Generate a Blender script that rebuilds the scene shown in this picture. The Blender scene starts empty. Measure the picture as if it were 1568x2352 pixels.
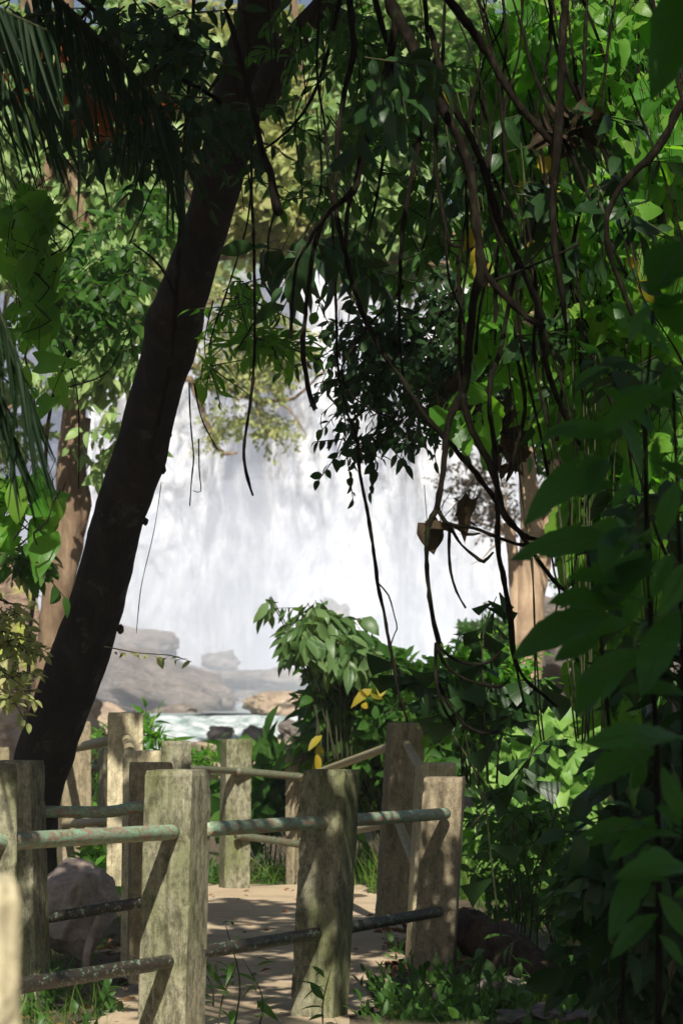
import bpy, math, random
import numpy as np
from mathutils import Vector, noise as mnoise
R = math.radians
rng = np.random.default_rng(7)
random.seed(7)
S_ = bpy.context.scene
COL = S_.collection

# ------------------------------------------------------------------ camera, sky, sun, exposure
FP = 6005.0                       # focal length in units of the 1568 x 2352 view
CX, CY, HZ = 784.0, 1176.0, 1637.0
PITCH = math.atan((HZ - CY) / FP)
EYE = 1.12
cam = bpy.data.cameras.new('camera'); camo = bpy.data.objects.new('camera', cam); COL.objects.link(camo)
cam.sensor_fit = 'VERTICAL'; cam.sensor_height = 23.5; cam.sensor_width = 23.5
cam.lens = FP / 2352 * 23.5
cam.clip_start = 0.1; cam.clip_end = 3000
camo.location = (0, 0, EYE); camo.rotation_euler = (R(90) + PITCH, 0, 0)
cam.dof.use_dof = True; cam.dof.focus_distance = 10.2; cam.dof.aperture_fstop = 5.0
S_.camera = camo
SUN_EL, SUN_AZ = 42.0, 3.0
SV = np.array([math.sin(R(SUN_AZ)) * math.cos(R(SUN_EL)), -math.cos(R(SUN_AZ)) * math.cos(R(SUN_EL)), math.sin(R(SUN_EL))])
w = bpy.data.worlds.new('World'); S_.world = w; w.use_nodes = True
nt = w.node_tree
sky = nt.nodes.new('ShaderNodeTexSky'); sky.sky_type = 'NISHITA'; sky.sun_disc = False
sky.sun_elevation = R(SUN_EL); sky.sun_rotation = R(180 - SUN_AZ); sky.altitude = 100; sky.dust_density = 2.0
nt.links.new(sky.outputs[0], nt.nodes['Background'].inputs[0]); nt.nodes['Background'].inputs[1].default_value = 0.04
sl = bpy.data.lights.new('sun', 'SUN'); sl.energy = 4.6; sl.angle = R(0.53); sl.color = (1.0, 0.95, 0.86)
so = bpy.data.objects.new('sun', sl); COL.objects.link(so)
so.rotation_euler = Vector(SV).to_track_quat('Z', 'Y').to_euler()
vs = S_.view_settings; vs.view_transform = 'Standard'; vs.look = 'None'; vs.exposure = 0.62; vs.gamma = 1.0
try: S_.display_settings.display_device = 'sRGB'
except Exception: pass
S_.cycles.use_denoising = True
S_.cycles.max_bounces = 8; S_.cycles.transparent_max_bounces = 16; S_.cycles.transmission_bounces = 6
S_.cycles.volume_bounces = 2; S_.cycles.sample_clamp_indirect = 4.0

def P(x, y, d):
    """world point seen at (x, y) of the 1568 x 2352 view at world distance d along +Y (scalars or arrays)"""
    u = (np.asarray(x, float) - CX) / FP; v = (CY - np.asarray(y, float)) / FP
    cp, sp = math.cos(PITCH), math.sin(PITCH)
    fw = cp - v * sp; up = sp + v * cp
    k = np.asarray(d, float) / fw
    return np.stack(np.broadcast_arrays(u * k, np.asarray(d, float) + 0 * k, EYE + up * k), -1)
def G(x, y, z=-0.08):
    p = P(x, y, 1.0); t = (z - EYE) / (p[2] - EYE)
    return np.array([p[0] * t, t, z])

# ------------------------------------------------------------------ objects
def link(o, parent=None, kind=None, label=None, cat=None, group=None):
    COL.objects.link(o)
    if parent is not None:
        o.parent = parent; o.location = [0, 0, 0]
        # meshes are written in world space: move their points to the parent's origin
        if o.type == 'MESH':
            L = parent_origin(parent)
            me = o.data; n = len(me.vertices); a = np.empty(n * 3, np.float32); me.vertices.foreach_get('co', a)
            a = a.reshape(-1, 3) - np.array(L, np.float32); me.vertices.foreach_set('co', a.ravel()); me.update()
    if kind: o['kind'] = kind
    if label: o['label'] = label
    if cat: o['category'] = cat
    if group: o['group'] = group
    return o
def parent_origin(p):
    v = np.zeros(3)
    while p is not None:
        v += np.array(p.location); p = p.parent
    return v
def thing(name, label, cat, loc, group=None):
    o = bpy.data.objects.new(name, None); o.empty_display_size = 0.2
    o.location = [float(c) for c in loc]
    return link(o, None, None, label, cat, group)

class MB:
    def __init__(s): s.v = []; s.f = []; s.uv = []; s.n = 0
    def add(s, V, F, UV=None):
        V = np.asarray(V, np.float32).reshape(-1, 3); F = np.asarray(F, np.int64).reshape(-1, 3)
        s.v.append(V); s.f.append(F + s.n); s.n += len(V)
        s.uv.append(np.zeros((len(V), 2), np.float32) if UV is None else np.asarray(UV, np.float32))
    def build(s, name, mat, parent=None, smooth=True, **kw):
        V = np.concatenate(s.v); F = np.concatenate(s.f); UV = np.concatenate(s.uv)
        me = bpy.data.meshes.new(name); me.vertices.add(len(V)); me.vertices.foreach_set('co', V.ravel())
        me.loops.add(len(F) * 3); me.loops.foreach_set('vertex_index', F.ravel().astype(np.int32))
        me.polygons.add(len(F)); me.polygons.foreach_set('loop_start', np.arange(0, len(F) * 3, 3, dtype=np.int32))
        me.polygons.foreach_set('loop_total', np.full(len(F), 3, np.int32))
        me.polygons.foreach_set('use_smooth', np.full(len(F), smooth, bool))
        l = me.uv_layers.new(name='uv'); l.data.foreach_set('uv', UV[F.ravel()].astype(np.float32).ravel())
        me.update(calc_edges=True); me.validate()
        me.materials.append(mat)
        return link(bpy.data.objects.new(name, me), parent, **kw)

def nrm(a): return a / np.maximum(np.linalg.norm(a, axis=-1, keepdims=True), 1e-9)

# ------------------------------------------------------------------ leaves
def leaf_tpl(prof, rows, fold=0.25, bend=0.35, lobe=0.0, wav=0.0):
    V, UV = [], []
    for i in range(rows + 1):
        t = i / rows; wd = prof(t); z = -bend * t * t
        ye = t - lobe * max(0, 1 - t * 3.0)
        wz = wav * math.sin(i * 2.1)
        V += [(-wd, ye, z + fold * wd + wz), (0, t, z), (wd, ye, z + fold * wd - wz)]
        UV += [(0, t), (.5, t), (1, t)]
    F = []
    for i in range(rows):
        a = i * 3
        for k in (0, 1):
            F += [(a + k, a + k + 1, a + k + 4), (a + k, a + k + 4, a + k + 3)]
    return np.array(V), np.array(F), np.array(UV)
oval = lambda t: 0.21 * math.sin(math.pi * min(1, t ** 0.85)) ** 0.8 if 0 < t < 1 else 0.004
wide = lambda t: 0.31 * math.sin(math.pi * t ** 0.8) ** 0.7 if 0 < t < 1 else 0.004
lanc = lambda t: 0.12 * math.sin(math.pi * t ** 0.8) if 0 < t < 1 else 0.003
def heartp(t):
    return 0.42 * (1 - t ** 1.9) ** 0.85 * (0.72 + 0.28 * min(1, t * 4)) if t < 1 else 0.004
big = lambda t: 0.19 * math.sin(math.pi * min(1, t ** 1.15)) ** 0.85 if 0 < t < 1 else 0.004
strip = lambda t: 0.027 * (1 - t) ** 0.6 + 0.001
blade = lambda t: 0.02 * (1 - t) ** 0.7 + 0.001
fish = lambda t: 0.03 + 0.30 * t ** 1.2
T_OVAL = [leaf_tpl(oval, 4, .35, .2), leaf_tpl(oval, 4, .2, .5), leaf_tpl(wide, 4, .3, .3, 0, .015)]
T_FAR = [leaf_tpl(wide, 2, .3, .2), leaf_tpl(wide, 2, .1, .4), leaf_tpl(oval, 2, .4, .1)]
T_LANC = [leaf_tpl(lanc, 4, .4, .3), leaf_tpl(lanc, 4, .3, .6)]
T_HEART = [leaf_tpl(heartp, 7, .18, .25, .16, .015), leaf_tpl(heartp, 7, .35, .55, .16, .02), leaf_tpl(heartp, 7, -.15, .35, .14, .03), leaf_tpl(lambda t: heartp(t) * .8, 7, .5, .7, .14, .04), leaf_tpl(lambda t: heartp(t) * (1 + .12 * math.sin(t * 19)), 7, .1, -.2, .15, .03)]
T_BIG = [leaf_tpl(big, 16, .25, .35, 0, .014), leaf_tpl(big, 16, .4, .1, 0, .02), leaf_tpl(big, 16, .15, .6, 0, .016), leaf_tpl(lambda t: big(t) * (1 + .07 * math.sin(t * 23)), 16, .5, .45, 0, .012)]
T_STRIP = [leaf_tpl(strip, 5, .9, .1), leaf_tpl(strip, 5, .6, .25)]
T_BLADE = [leaf_tpl(blade, 5, .5, .5), leaf_tpl(blade, 5, .5, .9), leaf_tpl(blade, 5, .5, .2)]
T_FISH = [leaf_tpl(fish, 3, .15, .1), leaf_tpl(fish, 3, .3, .2, 0, .03)]

def put(mb, tpls, Pp, D, N, S):
    Pp = np.atleast_2d(Pp); n = len(Pp)
    if n == 0: return
    D = nrm(np.broadcast_to(D, (n, 3)).astype(float)); N = np.broadcast_to(N, (n, 3)).astype(float)
    X = nrm(np.cross(D, N)); Z = np.cross(X, D); S = np.broadcast_to(S, (n,)).astype(float)
    pick = rng.integers(0, len(tpls), n)
    for k, (V, F, UV) in enumerate(tpls):
        m = np.where(pick == k)[0]
        if not len(m): continue
        vv = (X[m, None] * V[None, :, 0:1] + D[m, None] * V[None, :, 1:2] + Z[m, None] * V[None, :, 2:3]) * S[m, None, None] + Pp[m, None]
        ff = F[None] + (np.arange(len(m)) * len(V))[:, None, None]
        mb.add(vv.reshape(-1, 3), ff.reshape(-1, 3), np.tile(UV, (len(m), 1)))

def sticks(mb, A, B, r0, r1=None):
    A = np.atleast_2d(A); B = np.atleast_2d(B); n = len(A)
    if n == 0: return
    d = nrm(B - A); u = nrm(np.cross(d, np.array([.3, .5, .81]))); v = np.cross(d, u)
    r0 = np.broadcast_to(r0, (n,)); r1 = r0 * .6 if r1 is None else np.broadcast_to(r1, (n,))
    ring = []
    for (Q, r) in ((A, r0), (B, r1)):
        for k in range(3):
            a = k * 2.0944; ring.append(Q + (u * math.cos(a) + v * math.sin(a)) * r[:, None])
    V = np.stack(ring, 1)
    F = []
    for k in range(3):
        j = (k + 1) % 3; F += [(k, j, 3 + j), (k, 3 + j, 3 + k)]
    F = np.array(F)
    mb.add(V.reshape(-1, 3), (F[None] + (np.arange(n) * 6)[:, None, None]).reshape(-1, 3))

def sprays(lm, wm, C, L, nl, size, droop, tpls, out=None, spread=.8, tw=.0035, flat=.6):
    """twigs with alternate leaves; C (n,3) twig feet"""
    C = np.atleast_2d(C); n = len(C)
    d = rng.normal(size=(n, 3)); d[:, 2] = d[:, 2] * .5 - droop
    if out is not None: d = d + out
    d = nrm(d); L = L * rng.uniform(.6, 1.3, n)
    side = nrm(np.cross(d, rng.normal(size=(n, 3))))
    end = C + d * L[:, None] + np.array([0, 0, -1]) * (droop * .25 * L)[:, None]
    if wm is not None: sticks(wm, C, end, tw)
    for k in range(nl):
        t = (k + .7) / nl
        p = C + (end - C) * t
        sg = 1 if k % 2 else -1
        if k == nl - 1: ld = d + rng.normal(size=(n, 3)) * .25
        else: ld = d * .5 + side * sg * spread + rng.normal(size=(n, 3)) * .35
        ld[:, 2] -= droop
        nn = np.array([0, -.25, 1.0]) * flat + rng.normal(size=(n, 3)) * .45
        put(lm, tpls, p, ld, nn, size * rng.uniform(.6, 1.25, n))

def blobs(bl, gap=0.0):
    """points in ellipsoids given as (cx, cy, rx, ry, d, rd, n) in view units / metres, thinned by a 3-D noise for gaps"""
    out = []
    for (cx, cy, rx, ry, d, rd, n) in bl:
        v = nrm(rng.normal(size=(n, 3))) * rng.uniform(0, 1, (n, 1)) ** .42
        X = cx + v[:, 0] * rx; Y = cy + v[:, 1] * ry; D = d + v[:, 2] * rd
        out.append(P(X, Y, D))
    Q = np.concatenate(out)
    if gap:
        sc = gap
        keep = [mnoise.noise(Vector(q) * sc) > -.12 for q in Q]
        Q = Q[np.array(keep)]
    return Q

# ------------------------------------------------------------------ tubes
def spline(pts, step):
    pts = np.array(pts, float)
    if len(pts) == 2: pts = np.array([pts[0], (pts[0] + pts[1]) / 2, pts[1]])
    e = np.vstack([2 * pts[0] - pts[1], pts, 2 * pts[-1] - pts[-2]])
    out = []
    for i in range(1, len(e) - 2):
        p0, p1, p2, p3 = e[i - 1:i + 3]
        n = max(2, int(np.linalg.norm(p2[:3] - p1[:3]) / step))
        for k in range(n):
            t = k / n
            out.append(.5 * ((2 * p1) + (-p0 + p2) * t + (2 * p0 - 5 * p1 + 4 * p2 - p3) * t * t + (-p0 + 3 * p1 - 3 * p2 + p3) * t ** 3))
    out.append(e[-2]); return np.array(out)
def tube(mb, pts, r, sides=6, step=.05, rough=.12, rscale=18, wob=0.0):
    """pts (n,3) world; r scalar or (n,)"""
    pts = np.asarray(pts, float); r = np.broadcast_to(r, (len(pts),)).astype(float)
    q = spline(np.column_stack([pts, r]), step); C = q[:, :3].copy(); rr = np.maximum(q[:, 3], .0004)
    if wob:
        o = random.random() * 50
        for i in range(len(C)):
            C[i] += np.array(mnoise.noise_vector(Vector(C[i]) * 2.3 + Vector((o, 0, 0)))) * wob
    T = nrm(np.gradient(C, axis=0)); u = nrm(np.cross(T[0], [.2, .97, .1]))
    V, UV = [], []; s = 0
    for i in range(len(C)):
        u = nrm(u - T[i] * np.dot(u, T[i])); v = np.cross(T[i], u)
        if i: s += np.linalg.norm(C[i] - C[i - 1])
        for k in range(sides):
            a = 2 * math.pi * k / sides; dd = u * math.cos(a) + v * math.sin(a)
            f = 1 + rough * mnoise.noise(Vector(C[i] * 1.0 + dd * rr[i] * 1.5) * rscale)
            V.append(C[i] + dd * rr[i] * f); UV.append((k / sides, s))
    F = []
    for i in range(len(C) - 1):
        for k in range(sides):
            a = i * sides + k; b = i * sides + (k + 1) % sides
            F += [(a, b, b + sides), (a, b + sides, a + sides)]
    n = len(V); V += [C[0], C[-1]]; UV += [(0, 0), (0, s)]
    for k in range(sides):
        F.append(((k + 1) % sides, k, n)); b = (len(C) - 1) * sides; F.append((b + k, b + (k + 1) % sides, n + 1))
    mb.add(V, F, UV)
def vpath(pts, d):
    """[(x, y, half-width)] in view units -> world points and radii"""
    if np.isscalar(d): d = [d] * len(pts)
    if len(d) == 2 and len(pts) != 2: d = np.linspace(d[0], d[1], len(pts))
    a = np.array([p[:2] for p in pts], float); W = P(a[:, 0], a[:, 1], np.array(d))
    r = np.array([p[2] if len(p) > 2 else pts[0][2] for p in pts]) / FP * np.array(d)
    return W, r

# ------------------------------------------------------------------ materials
def M(name):
    m = bpy.data.materials.new(name); m.use_nodes = True
    n = m.node_tree.nodes; b = n['Principled BSDF']
    return m, m.node_tree, n, b
def node(nt, typ, ins=None, **props):
    x = nt.nodes.new(typ)
    for k, v in props.items(): setattr(x, k, v)
    for k, v in (ins or {}).items():
        if hasattr(v, 'links') or isinstance(v, bpy.types.NodeSocket): nt.links.new(v, x.inputs[k])
        else: x.inputs[k].default_value = v
    return x
def ramp(nt, fac, stops, interp='LINEAR'):
    r = nt.nodes.new('ShaderNodeValToRGB'); r.color_ramp.interpolation = interp
    e = r.color_ramp.elements
    while len(e) < len(stops): e.new(.5)
    for i, (p, c) in enumerate(stops):
        e[i].position = p; e[i].color = (*c, 1) if len(c) == 3 else c
    nt.links.new(fac, r.inputs[0]); return r.outputs[0]
def texco(nt, scale=(1, 1, 1), kind='Object'):
    tc = nt.nodes.new('ShaderNodeTexCoord'); mp = nt.nodes.new('ShaderNodeMapping'); mp.inputs['Scale'].default_value = scale
    nt.links.new(tc.outputs[kind], mp.inputs[0]); return mp.outputs[0]
def tnoise(nt, vec, scale, detail=5, rough=.6, dist=0.0):
    return node(nt, 'ShaderNodeTexNoise', {'Vector': vec, 'Scale': scale, 'Detail': detail, 'Roughness': rough, 'Distortion': dist}).outputs[0]
def mixc(nt, fac, a, b, mode='MIX'):
    x = nt.nodes.new('ShaderNodeMix'); x.data_type = 'RGBA'; x.blend_type = mode
    for i, v in ((0, fac), (6, a), (7, b)):
        if isinstance(v, bpy.types.NodeSocket): nt.links.new(v, x.inputs[i])
        else: x.inputs[i].default_value = v if i == 0 else (*v, 1)
    return x.outputs[2]
def bump(nt, b, h, dist, strength=1.0):
    bp = node(nt, 'ShaderNodeBump', {'Height': h, 'Distance': dist, 'Strength': strength}); nt.links.new(bp.outputs[0], b.inputs['Normal'])

def leaf_mat(name, cols, trans, tw=.4, rough=.45, vein=.25, spec=.3, holes=0, bs=.4):
    """cols: list of base colours picked per leaf; trans: colour of light let through"""
    m, t, n, b = M(name)
    geo = n.new('ShaderNodeNewGeometry')
    base = ramp(t, geo.outputs['Random Per Island'], [(i / max(1, len(cols) - 1), c) for i, c in enumerate(cols)])
    uv = n.new('ShaderNodeUVMap'); sep = n.new('ShaderNodeSeparateXYZ'); t.links.new(uv.outputs[0], sep.inputs[0])
    a1 = node(t, 'ShaderNodeMath', {0: sep.outputs[0], 1: .5}, operation='SUBTRACT')
    a2 = node(t, 'ShaderNodeMath', {0: a1.outputs[0]}, operation='ABSOLUTE')
    mid = ramp(t, a2.outputs[0], [(0, (1, 1, 1)), (.045, (0, 0, 0))])
    # side veins: stripes slanting from the midrib
    s1 = node(t, 'ShaderNodeMath', {0: a2.outputs[0], 1: -.55}, operation='MULTIPLY')
    s2 = node(t, 'ShaderNodeMath', {0: s1.outputs[0], 1: sep.outputs[1]}, operation='ADD')
    s3 = node(t, 'ShaderNodeMath', {0: s2.outputs[0], 1: 62.0}, operation='MULTIPLY')
    s4 = node(t, 'ShaderNodeMath', {0: s3.outputs[0]}, operation='SINE')
    sv = ramp(t, s4.outputs[0], [(.88, (0, 0, 0)), (1, (.55, .55, .55))])
    vv = mixc(t, 1.0, mid, sv, 'LIGHTEN')
    vf = node(t, 'ShaderNodeMath', {0: vv, 1: vein}, operation='MULTIPLY').outputs[0]
    nz = tnoise(t, texco(t), 9, 3); nz_ = tnoise(t, texco(t), 60, 3)
    base = mixc(t, .35, base, ramp(t, nz, [(.3, (.6, .6, .6)), (.7, (1.35, 1.35, 1.2))]), 'MULTIPLY')
    base2 = mixc(t, vf, base, (min(1, cols[0][0] * 2.5 + .05), min(1, cols[0][1] * 1.8 + .05), cols[0][2] * 1.5 + .02))
    t.links.new(base2, b.inputs['Base Color']); b.inputs['Roughness'].default_value = rough
    b.inputs['Specular IOR Level'].default_value = spec
    bump(t, b, mixc(t, .4, vv, nz_), .002 * bs / .4, min(1, bs))
    tr = n.new('ShaderNodeBsdfTranslucent')
    tcol = mixc(t, 1.0, mixc(t, .6, (1, 1, 1), ramp(t, geo.outputs['Random Per Island'], [(0, (.7, .8, .6)), (.5, (1, 1, 1)), (1, (1.25, 1.1, .8))])), trans, 'MULTIPLY')
    t.links.new(mixc(t, node(t, 'ShaderNodeMath', {0: vf, 1: .6}, operation='MULTIPLY').outputs[0], tcol, (trans[0] * .4, trans[1] * .4, trans[2] * .3)), tr.inputs[0])
    mx = n.new('ShaderNodeMixShader'); mx.inputs[0].default_value = tw
    t.links.new(b.outputs[0], mx.inputs[1]); t.links.new(tr.outputs[0], mx.inputs[2])
    last = mx.outputs[0]
    if holes:      # insect holes and brown spots
        hn = tnoise(t, texco(t), 30, 2, .5); hf = ramp(t, hn, [(holes, (0, 0, 0)), (holes + .01, (1, 1, 1))])
        hb = ramp(t, hn, [(holes - .035, (0, 0, 0)), (holes - .01, (1, 1, 1))])
        b2 = mixc(t, hb, base2, (.10, .06, .02)); t.links.new(b2, b.inputs['Base Color'])
        tp = n.new('ShaderNodeBsdfTransparent'); m2 = n.new('ShaderNodeMixShader'); t.links.new(hf, m2.inputs[0]); t.links.new(last, m2.inputs[1]); t.links.new(tp.outputs[0], m2.inputs[2]); last = m2.outputs[0]
    t.links.new(last, n['Material Output'].inputs[0])
    return m
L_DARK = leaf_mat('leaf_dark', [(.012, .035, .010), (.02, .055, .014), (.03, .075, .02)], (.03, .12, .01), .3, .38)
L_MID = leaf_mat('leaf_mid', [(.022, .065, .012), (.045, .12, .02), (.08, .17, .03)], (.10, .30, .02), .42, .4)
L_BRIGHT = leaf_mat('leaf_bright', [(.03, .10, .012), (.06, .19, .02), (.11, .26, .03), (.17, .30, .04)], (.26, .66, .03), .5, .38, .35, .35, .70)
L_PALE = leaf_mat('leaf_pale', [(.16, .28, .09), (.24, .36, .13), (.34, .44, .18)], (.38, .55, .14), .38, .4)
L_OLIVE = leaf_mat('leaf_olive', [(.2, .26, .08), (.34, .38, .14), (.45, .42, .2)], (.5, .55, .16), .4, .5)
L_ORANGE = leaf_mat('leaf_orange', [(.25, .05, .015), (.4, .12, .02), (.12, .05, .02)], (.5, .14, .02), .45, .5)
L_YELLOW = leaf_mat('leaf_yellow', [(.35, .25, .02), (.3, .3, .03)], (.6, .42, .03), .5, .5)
L_BROWN = leaf_mat('leaf_brown', [(.035, .025, .012), (.06, .038, .018), (.02, .015, .008)], (.06, .04, .015), .3, .7)
L_BIG = leaf_mat('leaf_big_glossy', [(.010, .042, .007), (.028, .10, .014)], (.09, .36, .016), .45, .38, .6, .4, .72, 1.0)
L_PALM = leaf_mat('leaf_palm', [(.006, .02, .007), (.012, .03, .01), (.03, .05, .025)], (.02, .07, .01), .25, .5, .1, .1)
L_GRASS = leaf_mat('leaf_grass', [(.04, .11, .015), (.09, .19, .02), (.17, .22, .05)], (.16, .38, .03), .45, .45, .1)
L_DRY = leaf_mat('leaf_dry', [(.33, .27, .11), (.25, .2, .08), (.16, .2, .05)], (.35, .3, .1), .4, .6, .1)
L_LITTER = leaf_mat('leaf_litter', [(.16, .07, .035), (.28, .13, .06), (.09, .05, .03)], (.2, .1, .04), .2, .8, .1)

def bark_mat(name, c0, c1, c2, sc=14, zs=.22, b_=.012, rough=.9, patch=None, spec=.25):
    m, t, n, b = M(name)
    v = texco(t, (1, 1, zs)); a = tnoise(t, v, sc, 8, .7, .6); c = tnoise(t, texco(t), 3.1, 4)
    col = ramp(t, a, [(.3, c0), (.5, c1), (.72, c2)])
    col = mixc(t, .6, col, ramp(t, c, [(.35, (.55, .5, .45)), (.65, (1.2, 1.2, 1.15))]), 'MULTIPLY')
    if patch:
        pn = tnoise(t, texco(t), 6, 5, .7)
        col = mixc(t, ramp(t, pn, [(.58, (0, 0, 0)), (.64, (1, 1, 1))]), col, patch)
    t.links.new(col, b.inputs['Base Color']); b.inputs['Roughness'].default_value = rough
    b.inputs['Specular IOR Level'].default_value = spec
    bump(t, b, a, b_); return m
B_TRUNK = bark_mat('bark_leaning', (.012, .010, .008), (.026, .020, .015), (.055, .045, .034), 12, .4, .03, .95, (.06, .06, .045))
B_VINE = bark_mat('bark_liana', (.006, .005, .004), (.012, .010, .007), (.034, .028, .02), 40, .4, .012, .95, (.02, .03, .01), .04)
B_BROWN = bark_mat('bark_brown', (.11, .07, .045), (.23, .16, .10), (.38, .29, .2), 7, .18, .04)
B_PINK = bark_mat('bark_pale', (.2, .13, .09), (.42, .3, .2), (.55, .42, .3), 6, .25, .04)
B_LOG = bark_mat('rotten_wood', (.02, .014, .010), (.07, .045, .03), (.17, .11, .07), 16, .3, .02)
B_TWIG = bark_mat('twig_wood', (.02, .025, .012), (.04, .045, .02), (.07, .07, .03), 40, .3, .001)

def conc_mat(name, c_lo, c_hi, moss=(.09, .10, .035), mossf=.5, dark=.5):
    m, t, n, b = M(name)
    o = texco(t)
    fine = tnoise(t, o, 260, 3, .75); mid = tnoise(t, o, 45, 6, .75); grime = tnoise(t, texco(t, (1, 1, .45)), 26, 9, .78, .2); lg = tnoise(t, texco(t, (1, 1, .5)), 4.2, 5, .6)
    run = tnoise(t, texco(t, (1, 1, .05)), 60, 5, .7)
    col = ramp(t, mid, [(.3, c_lo), (.68, c_hi)])
    col = mixc(t, ramp(t, lg, [(.42, (0, 0, 0)), (.62, (mossf, mossf, mossf))]), col, moss)
    d = dark
    col = mixc(t, ramp(t, grime, [(.46, (0, 0, 0)), (.58, (d * .7,) * 3), (.7, (d, d, d))]), col, (.045, .04, .025))
    col = mixc(t, ramp(t, run, [(.56, (0, 0, 0)), (.7, (.5, .5, .5))]), col, (.07, .06, .035))
    col = mixc(t, ramp(t, run, [(.3, (.4, .4, .4)), (.37, (0, 0, 0))]), col, (.52, .5, .4))
    col = mixc(t, .8, col, ramp(t, fine, [(.34, (.4, .38, .33)), (.45, (1, 1, 1)), (.6, (1, 1, 1)), (.68, (1.3, 1.27, 1.15))]), 'MULTIPLY')
    vo = node(t, 'ShaderNodeTexVoronoi', {'Vector': o, 'Scale': 95.0}); pit = ramp(t, vo.outputs[0], [(.06, (0, 0, 0)), (.2, (1, 1, 1))])
    pm = ramp(t, tnoise(t, o, 12, 4), [(.5, (0, 0, 0)), (.56, (1, 1, 1))])
    pitf = mixc(t, pm, (1, 1, 1), pit)
    col = mixc(t, .7, col, pitf, 'MULTIPLY')
    t.links.new(col, b.inputs['Base Color']); b.inputs['Roughness'].default_value = .92; b.inputs['Specular IOR Level'].default_value = .15
    bump(t, b, mixc(t, .5, mixc(t, .6, mid, fine), pitf), .004); return m
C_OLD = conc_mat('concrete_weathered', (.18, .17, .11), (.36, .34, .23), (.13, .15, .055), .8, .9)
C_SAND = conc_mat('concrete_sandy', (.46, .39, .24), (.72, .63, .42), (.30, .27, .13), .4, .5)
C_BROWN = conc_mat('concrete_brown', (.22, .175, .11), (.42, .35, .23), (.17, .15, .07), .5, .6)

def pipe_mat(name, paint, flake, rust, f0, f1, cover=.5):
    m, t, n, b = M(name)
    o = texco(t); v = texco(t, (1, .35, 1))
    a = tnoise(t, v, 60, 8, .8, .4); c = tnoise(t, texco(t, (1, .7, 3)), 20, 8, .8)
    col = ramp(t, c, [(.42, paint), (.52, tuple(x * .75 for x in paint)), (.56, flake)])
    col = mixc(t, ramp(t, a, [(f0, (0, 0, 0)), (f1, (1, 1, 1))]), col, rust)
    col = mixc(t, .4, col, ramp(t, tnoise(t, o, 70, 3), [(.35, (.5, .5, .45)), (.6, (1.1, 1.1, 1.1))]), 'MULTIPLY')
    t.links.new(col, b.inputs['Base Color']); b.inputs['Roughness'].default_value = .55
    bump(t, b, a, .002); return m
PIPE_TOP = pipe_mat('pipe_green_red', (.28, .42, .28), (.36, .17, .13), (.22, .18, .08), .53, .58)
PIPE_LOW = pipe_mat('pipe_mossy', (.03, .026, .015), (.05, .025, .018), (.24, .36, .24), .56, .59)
PIPE_TAN = pipe_mat('pipe_tan', (.42, .36, .20), (.36, .28, .16), (.22, .17, .08), .55, .68)
PIPE_FAR = pipe_mat('pipe_far', (.14, .17, .11), (.17, .10, .07), (.09, .07, .04), .5, .62)

def rock_mat(name, c0, c1, c2, sc=1.5, moss=None, bd=.1, mf=(.55, .65)):
    m, t, n, b = M(name); o = texco(t)
    a = tnoise(t, o, sc, 9, .68, .4); a2 = tnoise(t, texco(t, (1, 1, 2.6)), sc * 2.7, 6, .7)
    col = ramp(t, a, [(.3, c0), (.5, c1), (.7, c2)])
    col = mixc(t, .55, col, ramp(t, a2, [(.35, (.5, .48, .48)), (.6, (1.2, 1.15, 1.1))]), 'MULTIPLY')
    if moss:
        col = mixc(t, ramp(t, tnoise(t, o, sc * 1.3, 6, .7), [(mf[0], (0, 0, 0)), (mf[1], (1, 1, 1))]), col, moss)
    t.links.new(col, b.inputs['Base Color']); b.inputs['Roughness'].default_value = .8
    bump(t, b, mixc(t, .5, a, a2), bd); return m
K_NEAR = rock_mat('rock_near', (.22, .17, .14), (.38, .31, .26), (.5, .43, .36), 6, None, .02)
K_TAN = rock_mat('rock_tan', (.16, .13, .11), (.36, .28, .2), (.5, .4, .3), .9, None, .15)
K_CLIFF = rock_mat('cliff_wet', (.06, .075, .12), (.12, .14, .20), (.22, .24, .32), .3, None, .3)
K_GREY = rock_mat('rock_wet_grey', (.12, .105, .095), (.27, .235, .20), (.46, .39, .33), 1.1, None, .5)
K_MOSS = rock_mat('rock_mossy', (.16, .12, .10), (.36, .25, .18), (.5, .38, .26), .7, (.30, .34, .05), .25, (.5, .56))
K_DARK = rock_mat('rock_dark', (.05, .045, .04), (.10, .09, .085), (.2, .17, .15), 5, None, .03)

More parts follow.
